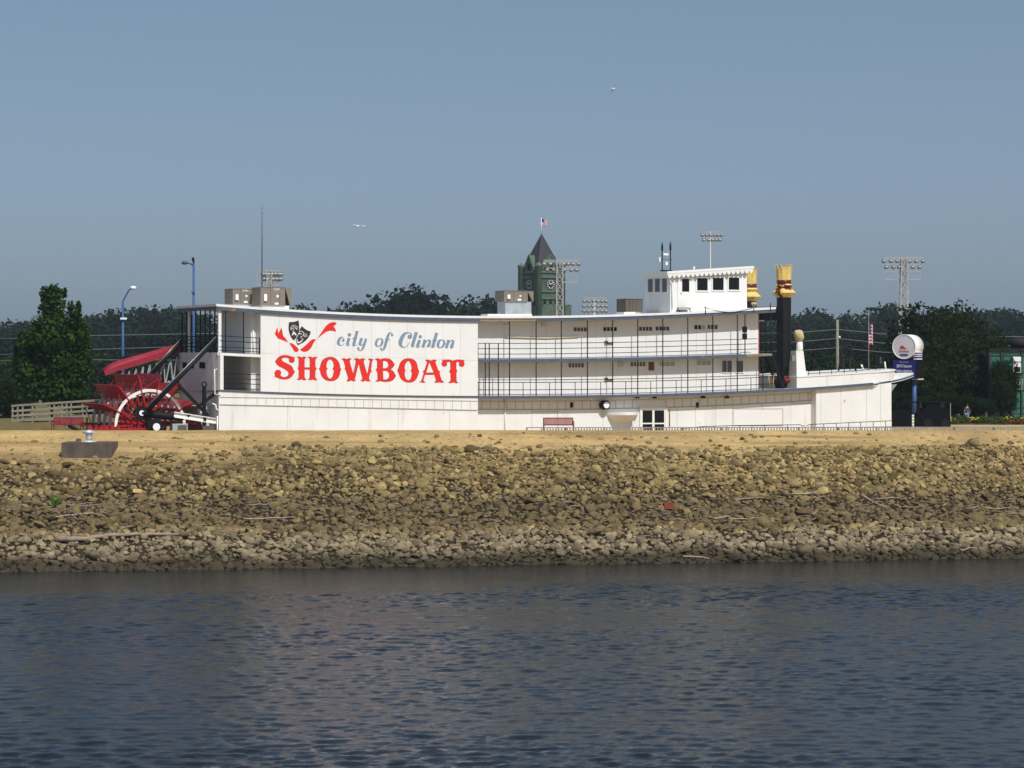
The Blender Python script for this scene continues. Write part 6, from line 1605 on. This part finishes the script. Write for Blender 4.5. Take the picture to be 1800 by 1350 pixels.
# black wagon left standing under the bow
WD = 200.0
wg = empty('black_wagon', (XD(1622, WD), WD, 0), R(0)); tag(wg, 'black steel wagon with open window gaps parked beside the bow', 'wagon')
def WX(px): return (px - 1622) * WD / F
def WZ(py): return ZD(py, WD)
MB().box(WX(1574), WX(1602), 0, 1.8, 0, WZ(722)).build('front_box', 'black_matte', wg)
m = MB(); m.prism([(WX(1603.5), 0, WZ(752)), (WX(1671), 0, WZ(752)), (WX(1671), 0, WZ(718)), (WX(1628), 0, WZ(718)), (WX(1616), 0, WZ(726)), (WX(1608), 0, WZ(740))], (0, 1.9, 0)); m.build('body', 'black_matte', wg)
MB().box(WX(1600), WX(1672), -.1, 2.0, WZ(708), WZ(706.5)).build('canopy', 'black_matte', wg)
for a_, b_ in ((1628, 1654), (1666, 1671)): MB().box(WX(a_), WX(b_), .02, .12, WZ(718), WZ(708)).build('side_panel', 'black_matte', wg)
MB().box(WX(1611), WX(1617), .02, .12, WZ(726), WZ(708)).build('side_panel', 'black_matte', wg)
MB().box(WX(1618), WX(1624), .9, 1.0, WZ(717), WZ(708.5)).build('seat_back', 'cream', wg)
MB().lathe([(.2, 0), (.22, .12), (.2, .24)], (WX(1626), .6, WZ(712)), 12, 'y').build('steering_wheel', 'black', wg)
MB().box(WX(1656), WX(1665), .9, .98, WZ(717), WZ(708.5)).build('window_pane', 'glass_grey', wg)
MB().box(WX(1670), WX(1671.2), -.06, .02, WZ(735), WZ(708)).build('grab_rail', 'steel', wg)
for px in (1630, 1661): MB().lathe([(.36, -.12), (.40, 0), (.36, .12)], (WX(px), -.1, .40), 18, 'y').build('wheel', 'black', wg)
ml = empty('marker_post', (XD(1604.8, 198.5), 198.5, 0)); tag(ml, 'white and green banded marker post in front of the black wagon', 'post')
for k in range(9): MB().box(-.085, .085, -.085, .085, .02 + .13*k, .02 + .13*k + (.125)).build('band', 'print_white' if k % 2 == 0 else 'pale_green', ml)

# person walking behind the flower bed
PD = 212.0; ppz = 0.0
ps = empty('person', (XD(1700, PD), PD, ppz), R(62)); tag(ps, 'person in dark grey T-shirt and light blue jeans walking behind the flower bed', 'person')
def skin(name, verts, edges, radii, m_, root=0, lv=2):
    me = bpy.data.meshes.new(name); me.from_pydata(verts, edges, []); o = link_mesh(name, me, ps, m_)
    md = o.modifiers.new('skin', 'SKIN'); md.use_smooth_shade = True
    for i, r_ in enumerate(radii): me.skin_vertices[0].data[i].radius = r_ if isinstance(r_, tuple) else (r_, r_)
    me.skin_vertices[0].data[root].use_root = True
    o.modifiers.new('sub', 'SUBSURF').levels = lv; o.modifiers['sub'].render_levels = lv
    return o
# local: x = walking direction, y = left, z = up; height 1.75 m
bodyv = [(0,0,.95),(0,0,1.15),(.02,0,1.38),(.04,0,1.50),(.07,0,1.58),(.09,0,1.66),(.09,0,1.73), (0,.09,.90),(.12,.10,.50),(.02,.10,.09),(.16,.10,.04), (0,-.09,.90),(-.06,-.10,.50),(-.25,-.10,.12),(-.14,-.10,.05),
         (.01,.19,1.42),(-.08,.23,1.15),(.05,.25,.92),(.09,.25,.84), (.01,-.19,1.42),(.08,-.23,1.15),(.24,-.22,.97),(.30,-.21,.91)]
bodye = [(0,1),(1,2),(2,3),(3,4),(4,5),(5,6),(0,7),(7,8),(8,9),(9,10),(0,11),(11,12),(12,13),(13,14),(2,15),(15,16),(16,17),(17,18),(2,19),(19,20),(20,21),(21,22)]
bodyr = [(.15,.12),(.135,.11),(.16,.12),.06,.075,.095,.07,.095,.068,.048,.04,.095,.068,.048,.04,.065,.048,.036,.035,.065,.048,.036,.035]
skin('body', bodyv, bodye, bodyr, 'skin')
skin('shirt', [(0,0,.92),(0,0,1.15),(.02,0,1.38),(.03,0,1.46),(.01,.19,1.42),(-.05,.22,1.24),(.01,-.19,1.42),(.05,-.22,1.24)], [(0,1),(1,2),(2,3),(2,4),(4,5),(2,6),(6,7)], [(.175,.145),(.16,.13),(.185,.145),(.10,.09),.085,.075,.085,.075], 'shirt')
skin('jeans', [(0,0,.95),(0,.09,.88),(.12,.10,.50),(.02,.10,.12),(0,-.09,.88),(-.06,-.10,.50),(-.25,-.10,.15)], [(0,1),(1,2),(2,3),(0,4),(4,5),(5,6)], [(.165,.135),.115,.085,.068,.115,.085,.068], 'jeans')
m = MB(); m.lathe([(.02, .13), (.075, .10), (.105, .04), (.105, -.02), (.09, -.06)], (.075, 0, 1.70), 14); m.build('hair', 'hair', ps)
m = MB(); m.prism([(.17, -.015, 1.66), (.17, .015, 1.66), (.205, .01, 1.625), (.205, -.01, 1.625)], (0, 0, -.015)); m.build('nose', 'skin', ps)

# green panelled wall with dark steel frame at the right edge
GD = 222.0
gwall = empty('green_panel_wall', (XD(1775, GD), GD, 0)); tag(gwall, 'tall dark green panelled wall with black steel frame at the right edge', 'wall')
GX = lambda px: (px - 1775) * GD / F
GZ = lambda py: ZD(py, GD)
for ia, (a_, b_) in enumerate(((1742, 1758.5), (1765, 1794), (1797, 1830))):
    rows_ = [(617, 624), (628, 655), (657, 685), (689, 702.5), (704, 715.5), (719, 726.5), (729.5, 738)]
    for (ya, yb) in rows_:
        MB().box(GX(a_) + .02, GX(b_) - .02, 0, .15, GZ(yb), GZ(ya)).build('panel', 'green_panel', gwall)
for a_, b_ in ((1738, 1742), (1758.5, 1765), (1794, 1797), (1830, 1834)): MB().box(GX(a_), GX(b_), -.12, .3, 0, GZ(614)).build('column', 'frame_dark', gwall)
for ya, yb in ((624, 628), (685.2, 688.8), (715.8, 718.8), (726.8, 729.2), (702.8, 703.7)): MB().box(GX(1742), GX(1830), .003, .25, GZ(yb), GZ(ya)).build('beam', 'frame_dark', gwall)
MB().box(GX(1738), GX(1836), -.25, 3.0, GZ(616), GZ(613)).build('roof_edge', 'rust_roof', gwall)
MB().lathe([(.2, 0), (.8, .2), (.95, .6), (.7, 1.0), (.2, 1.15)], (GX(1797), 1.4, GZ(613)), 14).build('roof_tank', 'rust_roof', gwall)
MB().bar((GX(1763.5), -.15, GZ(705)), (GX(1778), -1.4, 0), .22).build('prop', 'frame_dark', gwall)
ws_ = MB().box(GX(1780), GX(1794), -.2, -.12, GZ(655), GZ(627)).build('poster', 'print_white', gwall)
text_mesh('lowa', .42, 'letter_black', ws_, (GX(1788.6), -.206, GZ(636)), (R(90), 0, 0), wx=.8)
MB().box(GX(1782), GX(1793), -.207, -.201, GZ(654), GZ(645)).build('poster_print', 'leaf_dark', ws_)
sq = MB().box(GX(1778), GX(1796), -.2, -.12, GZ(685), GZ(662)).build('framed_board', 'frame_dark', gwall)
def ring_box(px0, px1, py0, py1, w, y0, y1, mt, par):
    m = MB(); a, b, c, d = GX(px0), GX(px1), GZ(py1), GZ(py0); m.box(a, b, y0, y1, d - w, d); m.box(a, b, y0, y1, c, c + w); m.box(a, a + w, y0, y1, c + w + .001, d - w - .001); m.box(b - w, b, y0, y1, c + w + .001, d - w - .001); return m.build('frame', mt, par)
ring_box(1778, 1796, 662, 685, .08, -.24, -.201, 'wood_grey', sq); ring_box(1785.5, 1797, 666, 677, .10, -.24, -.201, 'galv', sq)
MB().box(GX(1788.5), GX(1793), -.23, -.203, GZ(674.5), GZ(669.5)).build('emblem', 'pale_green', sq)

# ------------------------------------------------------------------ gulls
def gull(px, py, D, span, rz, roll, dihedral, label):
    p = W(px, py, D); root = empty('gull', p, rz); root.rotation_euler = (roll, 0, rz); tag(root, label, 'gull', 'gulls in the sky')
    s = span / 2
    bd_ = MB().tube([(-.22, 0, 0), (-.14, 0, .0), (0, 0, .01), (.12, 0, .02), (.18, 0, .035), (.23, 0, .03), (.27, 0, .02)], [.015, .045, .075, .06, .042, .035, .01], 10).build('body', 'gull_white', root)
    for sg_ in (-1, 1):
        z1_, z2_ = s*.45*math.sin(dihedral), s*.45*math.sin(dihedral) - s*.12
        vs = [(.09, sg_*.05, .03), (-.09, sg_*.05, .03), (.13, sg_*s*.45, z1_), (-.07, sg_*s*.45, z1_), (.03, sg_*s*.82, z2_), (-.07, sg_*s*.80, z2_), (-.07, sg_*s, z2_ - .03)]
        top = [(x, y, z + .018) for x, y, z in vs[:6]]
        w_ = MB().add(vs[:6] + top, [(0,1,3,2),(2,3,5,4),(6,8,9,7),(8,10,11,9),(0,2,8,6),(2,4,10,8),(1,7,9,3),(3,9,11,5),(0,6,7,1)]).build('wing', 'gull_white', root)
        MB().add([vs[4], vs[5], vs[6], (vs[6][0], vs[6][1], vs[6][2] + .012), top[4], top[5]], [(0,1,2),(4,3,5),(0,2,3,4),(1,5,3,2),(0,4,5,1)]).build('wing_tip', 'gull_grey', w_)
    MB().prism([(-.2, -.02, 0), (-.2, .02, 0), (-.33, .07, 0), (-.33, -.07, 0)], (0, 0, .012)).build('tail', 'gull_white', root)
gull(1078.5, 156, 250, 1.15, R(205), R(48), .5, 'white gull banking high in the sky right of centre')
gull(630, 398, 150, 1.25, R(75), R(6), .35, 'white gull gliding with spread wings left of centre')
bxr = empty('bait', (0,0,0)) if False else None

# ------------------------------------------------------------------ summer haze
hz = bpy.data.materials.new('haze_air'); hz.use_nodes = True
N = hz.node_tree.nodes; L = hz.node_tree.links
for n in list(N): N.remove(n)
ho = N.new('ShaderNodeOutputMaterial'); hv = N.new('ShaderNodeVolumePrincipled')
hv.inputs['Density'].default_value = 0.00015; hv.inputs['Color'].default_value = (0.72, 0.84, 1.0, 1); hv.inputs['Anisotropy'].default_value = 0.2
L.new(hv.outputs[0], ho.inputs['Volume'])
hb = MB().box(-3200, 3200, -700, 2800, -11.0, 62.0).mesh('haze'); hb.materials.append(hz)
tag(link_mesh('haze', hb), kind='stuff')
